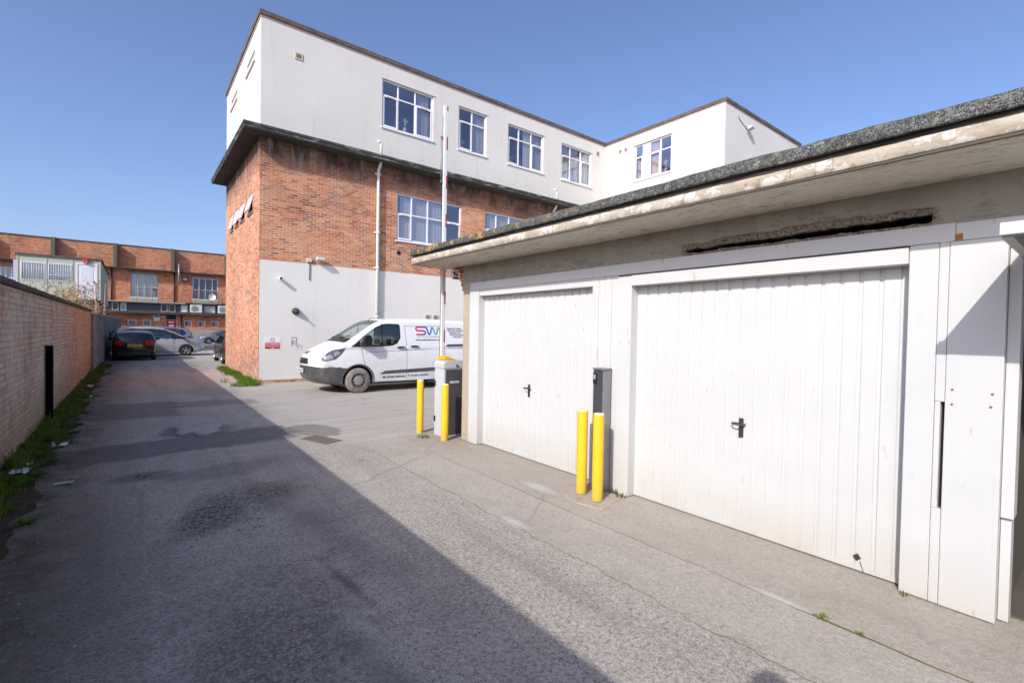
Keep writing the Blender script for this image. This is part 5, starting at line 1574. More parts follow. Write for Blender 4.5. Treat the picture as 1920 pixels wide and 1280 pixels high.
    Wp = [(0.36, 0.245), (0.40, 0.17), (0.43, 0.06), (0.46, 0.02), (0.50, 0.06), (0.545, 0.20), (0.575, 0.245), (0.61, 0.20), (0.65, 0.06), (0.69, 0.02), (0.72, 0.06), (0.755, 0.20), (0.785, 0.245), (0.82, 0.20), (0.84, 0.10), (0.845, 0.02)]
    for sg in (1, -1):
        lg = MB()
        for pts in (S_, Wp):
            v, f = ribbon(pts, 0.023); lay(lg, v, f, sg, -1.70 if sg > 0 else -2.55, 1.60)
        lg.build('logo', lm_, t, world=False, recalc=False)
    return t
build_van((4.84, 13.81, 0.004), math.pi)

# ---- parked cars
def build_car(name, label, loc, rz, paint, kind='hatch', plate_rear=None, tint=None, ):
    t = thing(name, label, 'car', loc, rz, 'cars parked in the yard')
    if kind == 'hatch':
        spine = [(1.75, 0.20), (1.92, 0.24), (2.05, 0.36), (2.08, 0.52), (2.04, 0.66), (1.90, 0.76), (1.40, 0.88), (0.98, 0.97), (0.55, 1.20), (0.10, 1.40), (-0.35, 1.455), (-1.1, 1.44), (-1.68, 1.36), (-1.88, 1.16), (-2.02, 0.93), (-2.07, 0.72), (-2.08, 0.50), (-2.04, 0.32), (-1.8, 0.22)]
        win = [(0.82, 0.95), (0.46, 1.16), (0.10, 1.335), (-0.35, 1.385), (-1.0, 1.37), (-1.42, 1.30), (-1.55, 1.16), (-1.45, 1.02), (-0.3, 0.965)]
        ws, rw = ((0.98, 0.97), (0.10, 1.40)), ((-1.70, 1.34), (-1.99, 0.97)); hw, ax, tum, pill = 0.88, (1.30, -1.28), 0.20, (-0.20, -1.12)
    else:
        spine = [(1.80, 0.20), (2.02, 0.26), (2.18, 0.40), (2.20, 0.55), (2.12, 0.72), (1.85, 0.88), (1.50, 1.00), (0.90, 1.32), (0.35, 1.57), (-0.2, 1.65), (-1.2, 1.63), (-1.75, 1.55), (-1.98, 1.30), (-2.10, 1.0), (-2.15, 0.7), (-2.13, 0.45), (-2.05, 0.28), (-1.8, 0.22)]
        win = [(1.42, 0.985), (0.85, 1.28), (0.35, 1.505), (-0.2, 1.575), (-1.2, 1.55), (-1.62, 1.46), (-1.80, 1.25), (-1.6, 1.08), (-0.3, 1.02)]
        ws, rw = ((1.50, 1.00), (0.35, 1.57)), ((-1.78, 1.52), (-2.07, 1.05)); hw, ax, tum, pill = 0.91, (1.36, -1.36), 0.20, (0.78, -0.28)
    sh = Shell(spine, 0.23, hw, 0.95, tum, [(ax[0], 0.32, 0.365), (ax[1], 0.32, 0.365)], r=0.10, nose_bulge=0.22, tail_bulge=0.12, nose_taper=0.16, tail_taper=0.10, crown=0.035, step=0.07)
    a, b = sh.idx(*ws[0]), sh.idx(*ws[1]); c, d = sh.idx(*rw[0]), sh.idx(*rw[1])
    sh.body([win], [(a + 1, b, 0.9), (c + 1, d, 0.86)], rows=20).build('body', paint, t, world=False)
    g = MB(); sh.side_patch(g, win, 0.004, nx=30); build_each(g, 'side_window', M['car_glass'], t, world=False, recalc=False)
    g = MB(); sh.strip_patch(g, a, b, -0.95, 0.95, 0.005); g.build('windscreen', M['car_glass'], t, world=False, recalc=False)
    g = MB(); sh.strip_patch(g, c, d, -0.90, 0.90, 0.005); g.build('rear_window', M['car_glass'], t, world=False, recalc=False)
    p = MB()
    for px_ in pill: sh.side_patch(p, [(px_ - 0.04, 0.97), (px_ + 0.04, 0.97), (px_ + 0.04, 1.36 if kind == 'hatch' else (1.29 if px_ > 0.5 else 1.55)), (px_ - 0.04, 1.34 if kind == 'hatch' else (1.33 if px_ > 0.5 else 1.55))], 0.007, nx=2)
    build_each(p, 'window_pillar', M['black'], t, world=False, recalc=False)
    for sg in (1, -1):
        h = MB(); xn = sh.xn
        z0 = 0.60 if kind == 'hatch' else 0.68
        sh.side_patch(h, [(xn - 0.10, z0), (xn - 0.16, z0 + 0.13), (xn - 0.46, z0 + 0.20), (xn - 0.52, z0 + 0.14), (xn - 0.30, z0 + 0.02)], 0.006, (sg,), nx=12)
        h.build('headlight', M['lamp_clear'], t, world=False, recalc=False)
        h = MB(); zt = 0.80 if kind == 'hatch' else 0.92
        xa = -1.80 if kind == 'hatch' else -1.88
        sh.side_patch(h, [(xa, zt + 0.14), (xa - 0.12, zt + 0.15), (xa - 0.21, zt + 0.02), (xa - 0.22, zt - 0.02), (xa - 0.02, zt)], 0.008, (sg,), nx=10)
        i0, i1 = sh.idx(-2.0, zt + 0.15), sh.idx(-2.07, zt - 0.04)
        va, vb = (0.60, 1.05) if sg > 0 else (-1.05, -0.60)
        sh.strip_patch(h, min(i0, i1), max(i0, i1), va, vb, 0.010)
        h.build('tail_light', M['lamp_red'], t, world=False, recalc=False)
        m_ = MB(); xm = win[0][0] - 0.17; y0 = sg * sh.y(xm, 0.98)
        m_.prism([(xm - 0.10, 0.97), (xm + 0.08, 0.97), (xm + 0.06, 1.09), (xm - 0.10, 1.11)], 'y', min(y0 + sg * 0.05, y0 + sg * 0.21), max(y0 + sg * 0.05, y0 + sg * 0.21))
        m_.box(xm - 0.03, xm + 0.04, min(y0 - sg * 0.02, y0 + sg * 0.06), max(y0 - sg * 0.02, y0 + sg * 0.06), 0.975, 1.01)
        m_.build('mirror', M['black'], t, world=False, bevel=0.02)
        for xx in (pill[0] - 0.12, pill[1] - 0.06):
            MB().tube([(xx + 0.09, sg * (sh.y(xx + 0.09, 0.86) + 0.004), 0.86), (xx, sg * (sh.y(xx, 0.86) + 0.024), 0.87), (xx - 0.09, sg * (sh.y(xx - 0.09, 0.86) + 0.004), 0.865)], 0.016, 7).build('door_handle', paint, t, world=False)
        for x in ax: wheel(t, x, sg * (hw - 0.12), 0.32, 0.20, sg, M['tyre'], M['rim'], 'alloy')
    lo = MB(); sh.strip_patch(lo, 0, sh.idx(2.07, 0.42), -0.85, 0.85, 0.006); sh.strip_patch(lo, sh.idx(-2.08, 0.42), len(sh.sp) - 1, -0.95, 0.95, 0.006)
    build_each(lo, 'bumper', M['bumper_plastic'], t, world=False, recalc=False)
    sm_ = MB()
    for xx in (win[0][0] + 0.05, pill[0], pill[1]):
        sh.side_patch(sm_, [(xx - 0.006, 0.30), (xx + 0.006, 0.30), (xx + 0.006, 0.95), (xx - 0.006, 0.95)], 0.003, nx=2)
    build_each(sm_, 'panel_seam', M['black'], t, world=False, recalc=False)
    ww = MB()
    for x in ax:
        for sg in (1, -1):
            ww.lathe([(0.38, -0.3 * sg), (0.38, 0.0)], 16, 'y', (x, sg * (hw - 0.05), 0.32), a0=0, a1=math.pi)
            ww.lathe([(0.001, -0.3 * sg), (0.38, -0.3 * sg)], 16, 'y', (x, sg * (hw - 0.05), 0.32), a0=0, a1=math.pi)
    ww.box(-1.9, 1.9, -0.6, 0.6, 0.18, 0.225)
    build_each(ww, 'wheel_arch', M['well'], t, world=False, recalc=False)
    ci = MB()
    for (x, y) in ((0.0, 0.38), (0.0, -0.38)): seat_geo(ci, x, y)
    ci.box(-1.25, -0.75, -0.6, 0.6, 0.45, 0.65); ci.prism([(-1.3, 0.6), (-1.15, 0.6), (-1.35, 1.12), (-1.45, 1.12)], 'y', -0.62, 0.62)
    build_each(ci, 'seat', M['seat'], t, world=False, bevel=0.03)
    MB().prism([(0.95, 0.6), (0.92, 0.9), (0.5, 0.92), (0.45, 0.6)], 'y', -0.7, 0.7).build('dashboard', M['dash'], t, world=False, bevel=0.02)
    for rear, txt in ((True, 'SL58 UFE'), (False, 'SL58 UFE')):
        i = sh.idx(-2.08, 0.74 if kind == 'hatch' else 0.8) if rear else sh.idx(2.08, 0.50)
        P = Vector(sh.strip(i, 0)); sgx = -1 if rear else 1
        pm = MB(); xa, xb = sorted((P.x + sgx * 0.004, P.x + sgx * 0.022)); pm.box(xa, xb, -0.27, 0.27, P.z - 0.09, P.z + 0.03)
        PL = pm.build('number_plate', M['plate_y'] if rear else M['plate_w'], t, world=False, bevel=0.003)
        if plate_rear and rear:
            v, f = text_geo(plate_rear, 0.088, 'CENTER', True)
            MB().add([(P.x + sgx * 0.0235, sgx * q[0], P.z - 0.062 + q[1]) for q in v], f).build('lettering', M['ink'], PL, world=False, recalc=False)
    return t
p_black = carpaint('paint_black', (0.010, 0.010, 0.012), 0.2, 0.15, 0.25, (0.08, 0.075, 0.07))
p_silver = carpaint('paint_silver', (0.52, 0.52, 0.54), 0.4, 0.25, 0.3)
p_blue = carpaint('paint_pale_blue', (0.50, 0.58, 0.72), 0.3, 0.28, 0.2)
p_slate = carpaint('paint_slate_blue', (0.16, 0.20, 0.30), 0.35, 0.25, 0.3)
p_grey = carpaint('paint_dark_grey', (0.028, 0.03, 0.032), 0.3, 0.2, 0.35)
build_car('parked_car', 'black hatchback seen from behind beside the grey block wall', (0.06, 31.9, 0.004), R(90), p_black, 'hatch', 'SL58 UFE')
build_car('parked_car', 'silver people carrier standing side on beyond the black hatchback', (1.10, 34.95, 0.004), R(0), p_silver, 'mpv')
build_car('parked_car', 'pale blue hatchback half hidden behind the silver people carrier', (1.20, 41.9, 0.004), R(180), p_blue, 'mpv')
build_car('parked_car', 'slate blue car facing left before the far brick building', (7.15, 56.3, 0.004), R(180), p_slate, 'hatch')
build_car('parked_car', 'dark grey car mostly hidden behind the corner of the office', (4.12, 27.35, 0.004), R(90), p_grey, 'hatch')
# ------------------------------------------------------------------ yard walls on the left
yw = thing('yard_wall', 'worn lime washed brick wall with dark coping running along the shaded lane', 'wall', (-1.18, 15, 0))
b = MB()
b.box(-1.42, -1.18, 7.0, 22.6, 0, 2.19); b.box(-1.42, -1.18, -9.0, 6.999, 0, 2.10)  # unseen near stretch set lower to shape the shadow edge on the lane
b.build('wall', M['brick_yard'], yw)
rows = []
cprof = [(-1.15, 2.192), (-1.135, 2.20), (-1.135, 2.262), (-1.15, 2.275), (-1.44, 2.29), (-1.46, 2.20), (-1.44, 2.192)]
for k, (x, z) in enumerate(cprof):
    rows.append([(x + 0.010 * mnoise.noise((y * 2.2, k, 0)), y, z + 0.010 * mnoise.noise((y * 1.4, k * 0.6, 4))) for y in np.linspace(7.0, 22.62, 200)])
c_ = MB().grid(rows)
c_.add([r[0] for r in rows], [tuple(range(7))]); c_.add([r[-1] for r in rows], [tuple(range(7))])
c_.box(-1.45, -1.14, -9.0, 6.99, 2.102, 2.18)
def wall_coping():
    s = S('wall_coping')
    a = s.noise(s.pos(), 3.0, 7, 0.75)
    c = s.mix(s.mr(a, 0.35, 0.65), (0.05, 0.047, 0.042), (0.125, 0.115, 0.10))
    _, y, _ = s.sep(s.pos())
    fr_ = s.math('FRACT', s.math('MULTIPLY', y, 1.65))
    c = s.mix(s.mr(fr_, 0.03, 0.01, 0, 0.7), c, (0.02, 0.02, 0.018))
    return s.out(c, 0.95, 0, s.bump(a, 0.6, 0.02), 0.15)
c_.build('coping', wall_coping(), yw, recalc=False)
bw = thing('block_wall', 'grey concrete block wall beyond the end of the old brick wall', 'wall', (-1.1, 22.7, 0))
b = MB()
b.add([(-1.10, 22.61, 0), (-0.90, 59.7, 0), (-1.12, 59.7, 0), (-1.34, 22.61, 0), (-1.10, 22.61, 2.10), (-0.90, 59.7, 2.30), (-1.12, 59.7, 2.30), (-1.34, 22.61, 2.10)],
      [(0,3,2,1), (4,5,6,7), (0,1,5,4), (1,2,6,5), (2,3,7,6), (3,0,4,7)])
b.build('wall', M['block'], bw)
b = MB()
b.add([(-1.07, 22.61, 2.101), (-0.87, 59.7, 2.301), (-1.15, 59.7, 2.301), (-1.37, 22.61, 2.101), (-1.07, 22.61, 2.15), (-0.87, 59.7, 2.35), (-1.15, 59.7, 2.35), (-1.37, 22.61, 2.15)],
      [(0,3,2,1), (4,5,6,7), (0,1,5,4), (1,2,6,5), (2,3,7,6), (3,0,4,7)])
b.build('coping', M['conc_lintel'], bw)
t = thing('gate_post', 'square black post standing against the yard wall', 'post', (-1.085, 11.35, 0))
MB().box(-1.170, -1.075, 11.30, 11.385, 0, 1.365).build('post', plain('black_timber', (0.004, 0.004, 0.0045), 0.9, var=0.4, spec=0.1), t, bevel=0.006)
MB().box(-1.173, -1.072, 11.297, 11.388, 1.366, 1.378).build('cap', M['black'], t, bevel=0.004)

# ------------------------------------------------------------------ plants
def leaf_mat(name, c1, c2, c3=None):
    s = S(name)
    q = s.n('ShaderNodeObjectInfo').outputs['Random']
    a = s.noise(s.pos(), 9, 3, 0.6)
    c = s.mix(s.mr(a, 0.3, 0.7), c1, c2)
    if c3: c = s.mix(s.mr(s.noise(s.pos(), 3.1, 3), 0.55, 0.7, 0, 0.8), c, c3)
    d = s.n('ShaderNodeBsdfDiffuse'); s.put(d.inputs[0], c)
    t = s.n('ShaderNodeBsdfTranslucent'); s.put(t.inputs[0], c)
    m = s.n('ShaderNodeMixShader'); m.inputs[0].default_value = 0.35
    s.link(d.outputs[0], m.inputs[1]); s.link(t.outputs[0], m.inputs[2]); s.link(m.outputs[0], s.o.inputs[0])
    return s.mat
M['grass'] = leaf_mat('grass_blades', (0.06, 0.115, 0.016), (0.17, 0.23, 0.04), (0.24, 0.20, 0.08))
M['weed'] = leaf_mat('weed_leaves', (0.055, 0.13, 0.02), (0.15, 0.24, 0.045))
def clump(mb, x, y, z, h, spread, n, rnd, wd=0.006):
    for _ in range(n):
        a = rnd.uniform(0, 6.28); r0_ = spread * math.sqrt(rnd.random()); a2 = a + rnd.uniform(-1, 1)
        bx, by = x + r0_ * math.cos(a), y + r0_ * math.sin(a)
        hh = h * rnd.uniform(0.45, 1.1); ln = hh * rnd.uniform(0.2, 0.9)
        dx, dy = math.cos(a2), math.sin(a2); px_, py_ = -dy * wd, dx * wd
        mb.add([(bx - px_, by - py_, z), (bx + px_, by + py_, z), (bx + dx * ln * 0.4 + px_ * 0.8, by + dy * ln * 0.4 + py_ * 0.8, z + hh * 0.6), (bx + dx * ln * 0.4 - px_ * 0.8, by + dy * ln * 0.4 - py_ * 0.8, z + hh * 0.6), (bx + dx * ln, by + dy * ln, z + hh * 0.95)],
               [(0, 1, 2, 3), (3, 2, 4)])
def rosette(mb, x, y, z, r, n, rnd):
    for k in range(n):
        a = 6.28 * k / n + rnd.uniform(-0.3, 0.3); L = r * rnd.uniform(0.6, 1.1); up = L * rnd.uniform(0.3, 0.9); w2 = L * 0.26
        dx, dy = math.cos(a), math.sin(a)
        mb.add([(x, y, z), (x + dx * L * 0.5 - dy * w2, y + dy * L * 0.5 + dx * w2, z + up * 0.75), (x + dx * L, y + dy * L, z + up * 0.8), (x + dx * L * 0.5 + dy * w2, y + dy * L * 0.5 - dx * w2, z + up * 0.75)], [(0, 1, 2, 3)])
rnd = random.Random(3)
g1 = MB(); g2 = MB()
for k in range(880):
    y = rnd.uniform(2.0, 27.5)
    dens = 0.5 + 0.5 * mnoise.noise((y * 0.55, 0.3, 0))
    if rnd.random() > dens * 1.25: continue
    x = -1.16 + abs(rnd.gauss(0, 0.15)) + (0.12 if rnd.random() < 0.2 else 0)
    x = min(x, -0.66)
    zz = max(0.0, 0.09 * (1 - (x + 1.19) / 0.45))
    if rnd.random() < 0.4: clump(g1, x, y, zz, rnd.uniform(0.04, 0.15), 0.09, rnd.randint(10, 24), rnd, 0.005)
    else:
        for _ in range(5): rosette(g2, x + rnd.uniform(-0.06, 0.06), y + rnd.uniform(-0.08, 0.08), zz, rnd.uniform(0.025, 0.085), rnd.randint(6, 10), rnd)
for k in range(26): # taller weeds by the black post and at the near end
    y = rnd.choice((rnd.uniform(9.4, 11.0), rnd.uniform(11.6, 13.5), rnd.uniform(5.0, 8.6)))
    clump(g1, -1.1 + abs(rnd.gauss(0, 0.09)), y, 0.07, rnd.uniform(0.14, 0.30), 0.10, 18, rnd, 0.006)
tag(g1.build('verge_grass', M['grass'], recalc=False), kind='stuff')
tag(g2.build('verge_weeds', M['weed'], recalc=False), kind='stuff')
# grass at the office corner and tufts in the paving
g = MB()
for k in range(210):
    y = rnd.uniform(15.8, 23.2)
    w2 = 0.62 if y < 17.6 else 0.30
    if 17.9 < y < 19.4 and rnd.random() < 0.7: continue
    x = 3.03 - abs(rnd.gauss(0, 0.45)) * w2
    if y < 16.5: x = min(x, 3.02 - (16.5 - y) * 0.3) if rnd.random() < 0.8 else x
    clump(g, x, y, 0.0, rnd.uniform(0.06, 0.22), 0.10, 24, rnd, 0.007)
tag(g.build('corner_grass', leaf_mat('bright_grass', (0.09, 0.17, 0.02), (0.20, 0.30, 0.045)), recalc=False), kind='stuff')
g = MB()
for (x, y, h, n, sp_) in ((3.72, 6.98, 0.06, 60, 0.10), (3.377, 1.10, 0.016, 50, 0.045), (3.37, 0.9, 0.010, 24, 0.025), (4.13, 3.38, 0.07, 30, 0.05), (4.10, 3.26, 0.05, 30, 0.05), (4.12, 0.86, 0.03, 10, 0.02), (0.10, 6.95, 0.03, 40, 0.08)):
    clump(g, x, y, 0.004, h, sp_, n, rnd, 0.004)
tag(g.build('paving_tufts', M['grass'], recalc=False), kind='stuff')
# loose stones, leaf litter
def pebble_mat():
    s = S('loose_stones')
    c = s.ramp(s.noise(s.pos(), 31, 2), [(0.3, (0.09, 0.085, 0.08)), (0.55, (0.26, 0.25, 0.235)), (0.75, (0.52, 0.50, 0.47))])
    return s.out(c, 0.9)
pb = MB()
def pebble(x, y, r):
    k = [rnd.uniform(0.6, 1.2) for _ in range(6)]
    pb.add([(x + r * k[0], y, r * .3), (x, y + r * k[1], r * .3), (x - r * k[2], y, r * .25), (x, y - r * k[3], r * .3), (x, y, r * k[4] * 0.75), (x, y, -0.01)],
           [(0, 1, 4), (1, 2, 4), (2, 3, 4), (3, 0, 4), (1, 0, 5), (2, 1, 5), (3, 2, 5), (0, 3, 5)])
for _ in range(900):
    y = rnd.uniform(1.6, 20); x = -0.95 + abs(rnd.gauss(0, 0.32)); pebble(x, y, rnd.uniform(0.006, 0.018))
for _ in range(700):
    y = rnd.uniform(0.2, 7.5); x = 2.66 + rnd.gauss(0, 0.11); pebble(x, y, rnd.uniform(0.003, 0.009))
for _ in range(260): pebble(rnd.uniform(-0.6, 4.1), rnd.uniform(0.6, 16), rnd.uniform(0.004, 0.011))
for _ in range(330): pebble(rnd.gauss(0.62, 0.20), rnd.gauss(5.15, 0.30), rnd.uniform(0.008, 0.022))
for _ in range(160): pebble(rnd.gauss(0.95, 0.3), rnd.gauss(5.55, 0.25), rnd.uniform(0.005, 0.014))
for _ in range(420): pebble(rnd.gauss(0.6, 0.35), rnd.gauss(2.7, 0.7), rnd.uniform(0.004, 0.011))
for _ in range(380): pebble(rnd.uniform(-0.75, 0.2), rnd.uniform(1.9, 5.5), rnd.uniform(0.004, 0.012))
for _ in range(120): pebble(4.10 - abs(rnd.gauss(0, 0.10)), rnd.uniform(0.4, 6.2), rnd.uniform(0.004, 0.010))
for _ in range(220): pebble(rnd.gauss(0.9, 0.33), rnd.gauss(9.25, 0.30), rnd.uniform(0.008, 0.022))
tag(pb.build('loose_stones', pebble_mat(), recalc=False), kind='stuff')
# litter
def litter(name, loc, size, mats, label, seed, cat='litter', amp=0.5):
    r2 = random.Random(seed)
    n = 7; G = []
    for i in range(n):
        row = []
        for j in range(n):
            u, v = i / (n - 1) - 0.5, j / (n - 1) - 0.5
            q = mnoise.noise((u * 4 + seed, v * 4, 0)); q2 = mnoise.noise((u * 9, v * 9 + seed, 3))
            row.append((loc[0] + size[0] * (u + 0.12 * q2), loc[1] + size[1] * (v + 0.12 * q), loc[2] + size[2] * max(0, 0.5 + q + 0.5 * q2) * amp))
        G.append(row)
    o = MB().grid(G, smooth=False).build(name, mats, recalc=False)
    sd = o.modifiers.new('thick', 'SOLIDIFY'); sd.thickness = 0.002
    tag(o, label, cat)
paper = plain('paper', (0.66, 0.66, 0.64), 0.8, var=0.1)
litter('crumpled_paper', (-0.82, 9.3, 0.01), (0.17, 0.20, 0.10), paper, 'crumpled white paper lying between the weeds and the patched tarmac', 2)
litter('paper_sheet', (-1.0, 7.65, 0.07), (0.16, 0.22, 0.05), paper, 'dirty white sheet of paper in the weeds under a tan scrap', 5)
litter('card_scrap', (-0.98, 7.90, 0.08), (0.10, 0.10, 0.07), plain('tan_card', (0.50, 0.36, 0.20), 0.8), 'tan scrap of card in the weeds beside the yard wall', 9)
litter('snack_wrapper', (-1.00, 17.3, 0.05), (0.30, 0.26, 0.10), plain('pink_wrapper', (0.62, 0.36, 0.42), 0.4, var=0.5, nscale=16), 'pink and white wrapper lying farthest along the weedy verge', 12)
litter('plastic_scrap', (-0.84, 15.2, 0.02), (0.14, 0.18, 0.06), paper, 'small white plastic scrap on the lane before the pink wrapper', 15)
litter('flat_paper', (-0.59, 7.1, 0.012), (0.16, 0.12, 0.015), plain('grey_paper', (0.36, 0.36, 0.35), 0.8), 'flat grey paper trodden onto the dark lane near the weeds', 19)

# bramble hanging over the wall
br = thing('bramble', 'sprawling bramble with pale leaves above the yard wall before the cabin', 'bramble', (-2.2, 27, 0))
stm = MB(); lv = MB(); lv2 = MB()
rb_ = random.Random(21)
for k in range(85):
    y0 = rb_.uniform(19.5, 31.5); x0 = rb_.uniform(-2.9, -1.6)
    top = 2.62 + 0.42 * max(0, 1 - abs(y0 - 24) / 7) + rb_.uniform(-0.4, 0.28)
    if rb_.random() < 0.10: top += rb_.uniform(0.2, 0.55)
    ang = rb_.uniform(0, 6.28); reach = rb_.uniform(0.4, 1.3)
    pts = [Vector((x0, y0, 0.9)), Vector((x0 + 0.2 * reach * math.cos(ang), y0 + 0.25 * reach * math.sin(ang), (0.9 + top) * 0.62)), Vector((x0 + 0.5 * reach * math.cos(ang), y0 + 0.6 * reach * math.sin(ang), top)), Vector((x0 + 0.9 * reach * math.cos(ang), y0 + reach * math.sin(ang), top - 0.25))]
    P = [tuple((pts[0] * (1 - t) ** 3 + pts[1] * 3 * t * (1 - t) ** 2 + pts[2] * 3 * t * t * (1 - t) + pts[3] * t ** 3)) for t in np.linspace(0, 1, 9)]
    stm.tube(P, [0.011 - 0.001 * i for i in range(9)], 5)
    for p in P[3:]:
        for _ in range(9):
            c = Vector(p) + Vector((rb_.gauss(0, 0.12), rb_.gauss(0, 0.15), rb_.gauss(0, 0.10)))
            s_ = rb_.uniform(0.018, 0.05)
            a = Vector((rb_.gauss(0, 1), rb_.gauss(0, 1), rb_.gauss(0, 0.7))).normalized(); b_ = a.orthogonal().normalized()
            (lv if rb_.random() < 0.6 else lv2).add([tuple(c - a * s_), tuple(c + b_ * s_ * 0.55), tuple(c + a * s_), tuple(c - b_ * s_ * 0.55)], [(0, 1, 2, 3)])
stm.build('stem', plain('bramble_stem', (0.22, 0.11, 0.08), 0.8), br)
lv.build('leaves', leaf_mat('bramble_green', (0.15, 0.17, 0.05), (0.34, 0.33, 0.13)), br, recalc=False)
lv2.build('dead_leaves', leaf_mat('bramble_dry', (0.42, 0.30, 0.20), (0.58, 0.44, 0.34)), br, recalc=False)

# ------------------------------------------------------------------ site cabin behind the wall
cb = thing('site_cabin', 'pale green portable office cabin raised behind the yard wall', 'cabin', (-3.4, 39, 0))
YC = 39.0; cx0, cx1 = -5.20, -1.57
cab_green = render_wall('cabin_green', (0.50, 0.53, 0.44), 0.15, 0.3)
b = MB(fY(YC))
H = [(-5.06, -4.03, 4.25, 5.31), (-3.93, -2.89, 4.26, 5.31), (-2.62, -1.80, 3.32, 5.36)]
wall_holes(b, cx0, cx1, 3.24, 5.66, H, 0.06)
b.fn = None
b.add([(cx1, YC, 3.24), (cx1, 50.0, 3.24), (cx1, 50.0, 5.66), (cx1, YC, 5.66)], [(0, 1, 2, 3)])
b.add([(cx0, YC, 3.24), (cx0, 50.0, 3.24), (cx0, 50.0, 5.66), (cx0, YC, 5.66)], [(3, 2, 1, 0)])
b.add([(cx0, 50, 3.24), (cx1, 50, 3.24), (cx1, 50, 5.66), (cx0, 50, 5.66)], [(3, 2, 1, 0)])
b.add([(cx0, YC, 3.24), (cx1, YC, 3.24), (cx1, 50, 3.24), (cx0, 50, 3.24)], [(0, 1, 2, 3)])
b.build('wall', cab_green, cb, recalc=False)
MB().box(cx0 - 0.08, cx1 + 0.08, YC - 0.08, 50.08, 5.664, 5.775).build('roof', M['coping'], cb, bevel=0.01)
st_ = MB()
for x in (cx0 + 0.03, -3.98, -2.85, cx1 - 0.03): st_.box(x - 0.03, x + 0.03, YC - 0.02, YC - 0.001, 3.24, 5.66)
for y in (40.2, 42.4, 44.6, 46.8): st_.box(cx1 + 0.001, cx1 + 0.02, y - 0.03, y + 0.03, 3.24, 5.66)
build_each(st_, 'wall_strip', plain('cabin_strip', (0.52, 0.50, 0.47), 0.6), cb)
for i, (a, c, d, e_) in enumerate(H[:2]):
    W = window(cb, fY(YC), a, c, d, e_, (), 4.62 if i else None, (), [(a + 0.08, c - 0.08, 'drape', 0.05, d, e_, 0.22)], rec=0.0, fw=0.05, room=0.9, sill=False)
    gb = MB()
    for k in range(10): gb.tube([(a + (c - a) * (k + 0.5) / 10, YC - 0.05, d + 0.01), (a + (c - a) * (k + 0.5) / 10, YC - 0.05, e_ - 0.01)], 0.011, 6)
    build_each(gb, 'security_bar', M['upvc'], W)
W = MB(fY(YC)); W.box(-2.615, -1.805, 0.0, 0.05, 3.325, 5.355)
D = W.build('door', M['upvc'], cb, bevel=0.004)
W = MB(fY(YC)); W.box(-2.50, -1.92, -0.012, -0.001, 4.32, 5.22); W.box(-2.50, -1.92, -0.012, -0.001, 3.42, 4.22); W.build('door_panel', plain('door_panel', (0.70, 0.72, 0.80), 0.3), D, bevel=0.004)
MB(fY(YC)).box(-1.90, -1.86, -0.05, -0.001, 4.24, 4.38).build('door_handle', M['steel_dark'], D)
W = MB(fY(YC)); W.box(-2.70, -2.625, -0.025, -0.001, 3.32, 5.44); W.box(-1.795, -1.72, -0.025, -0.001, 3.32, 5.44); W.box(-2.624, -1.796, -0.025, -0.001, 5.365, 5.44); W.build('door_frame', M['upvc'], cb)
lg = MB()
for x in (cx0 + 0.2, -3.4, cx1 - 0.2):
    for y in (YC + 0.3, 44, 49.5): lg.box(x - 0.15, x + 0.15, y - 0.15, y + 0.15, 0, 3.236)
build_each(lg, 'support', M['block'], cb)
t = thing('alarm_box', 'red alarm box fixed above the white cabin door', 'alarm', (-2.25, YC - 0.02, 5.56))
MB().box(-2.365, -2.135, YC - 0.14, YC - 0.021, 5.43, 5.69).build('cover', plain('alarm_red', (0.62, 0.04, 0.03), 0.4), t, bevel=0.02)
MB().box(-2.29, -2.21, YC - 0.150, YC - 0.1415, 5.46, 5.50).build('strobe', M['sign_white'], t, bevel=0.004)
ss = thing('access_steps', 'rusty brown steel steps and handrails up to the cabin door', 'steps', (-2.2, 38, 0))
b = MB()
b.box(-2.75, -1.72, 37.9, 38.9, 3.16, 3.21)
for k in range(12):
    b.box(-1.70 + k * 0.0, -1.30, 37.95 - k * 0.26 - 0.26, 37.95 - k * 0.26, 3.02 - k * 0.25, 3.06 - k * 0.25)
b.build('tread', plain('brown_steel', (0.24, 0.09, 0.045), 0.8, var=0.3), ss)
h = MB()
for x in (-2.72, -1.76):
    for y in (37.95, 38.8): h.tube([(x, y, 0.0 if y < 38 else 3.0), (x, y, 4.22)], 0.022, 6)
    h.tube([(x, 37.95, 4.22), (x, 38.85, 4.22)], 0.022, 6)
h.tube([(-2.72, 37.95, 4.22), (-1.78, 37.95, 3.66)], 0.02, 6); h.tube([(-2.72, 37.95, 3.7), (-1.78, 37.95, 3.2)], 0.014, 6)
for x in (-1.70, -1.30):
    h.tube([(x, 37.95, 4.2), (x, 34.9, 1.3)], 0.022, 6); h.tube([(x, 37.95, 3.1), (x, 34.9, 0.2)], 0.035, 6); h.tube([(x, 36.4, 1.6), (x, 36.4, 2.75)], 0.02, 6)
h.build('handrail', plain('rail_steel', (0.34, 0.20, 0.14), 0.7, var=0.3), ss)

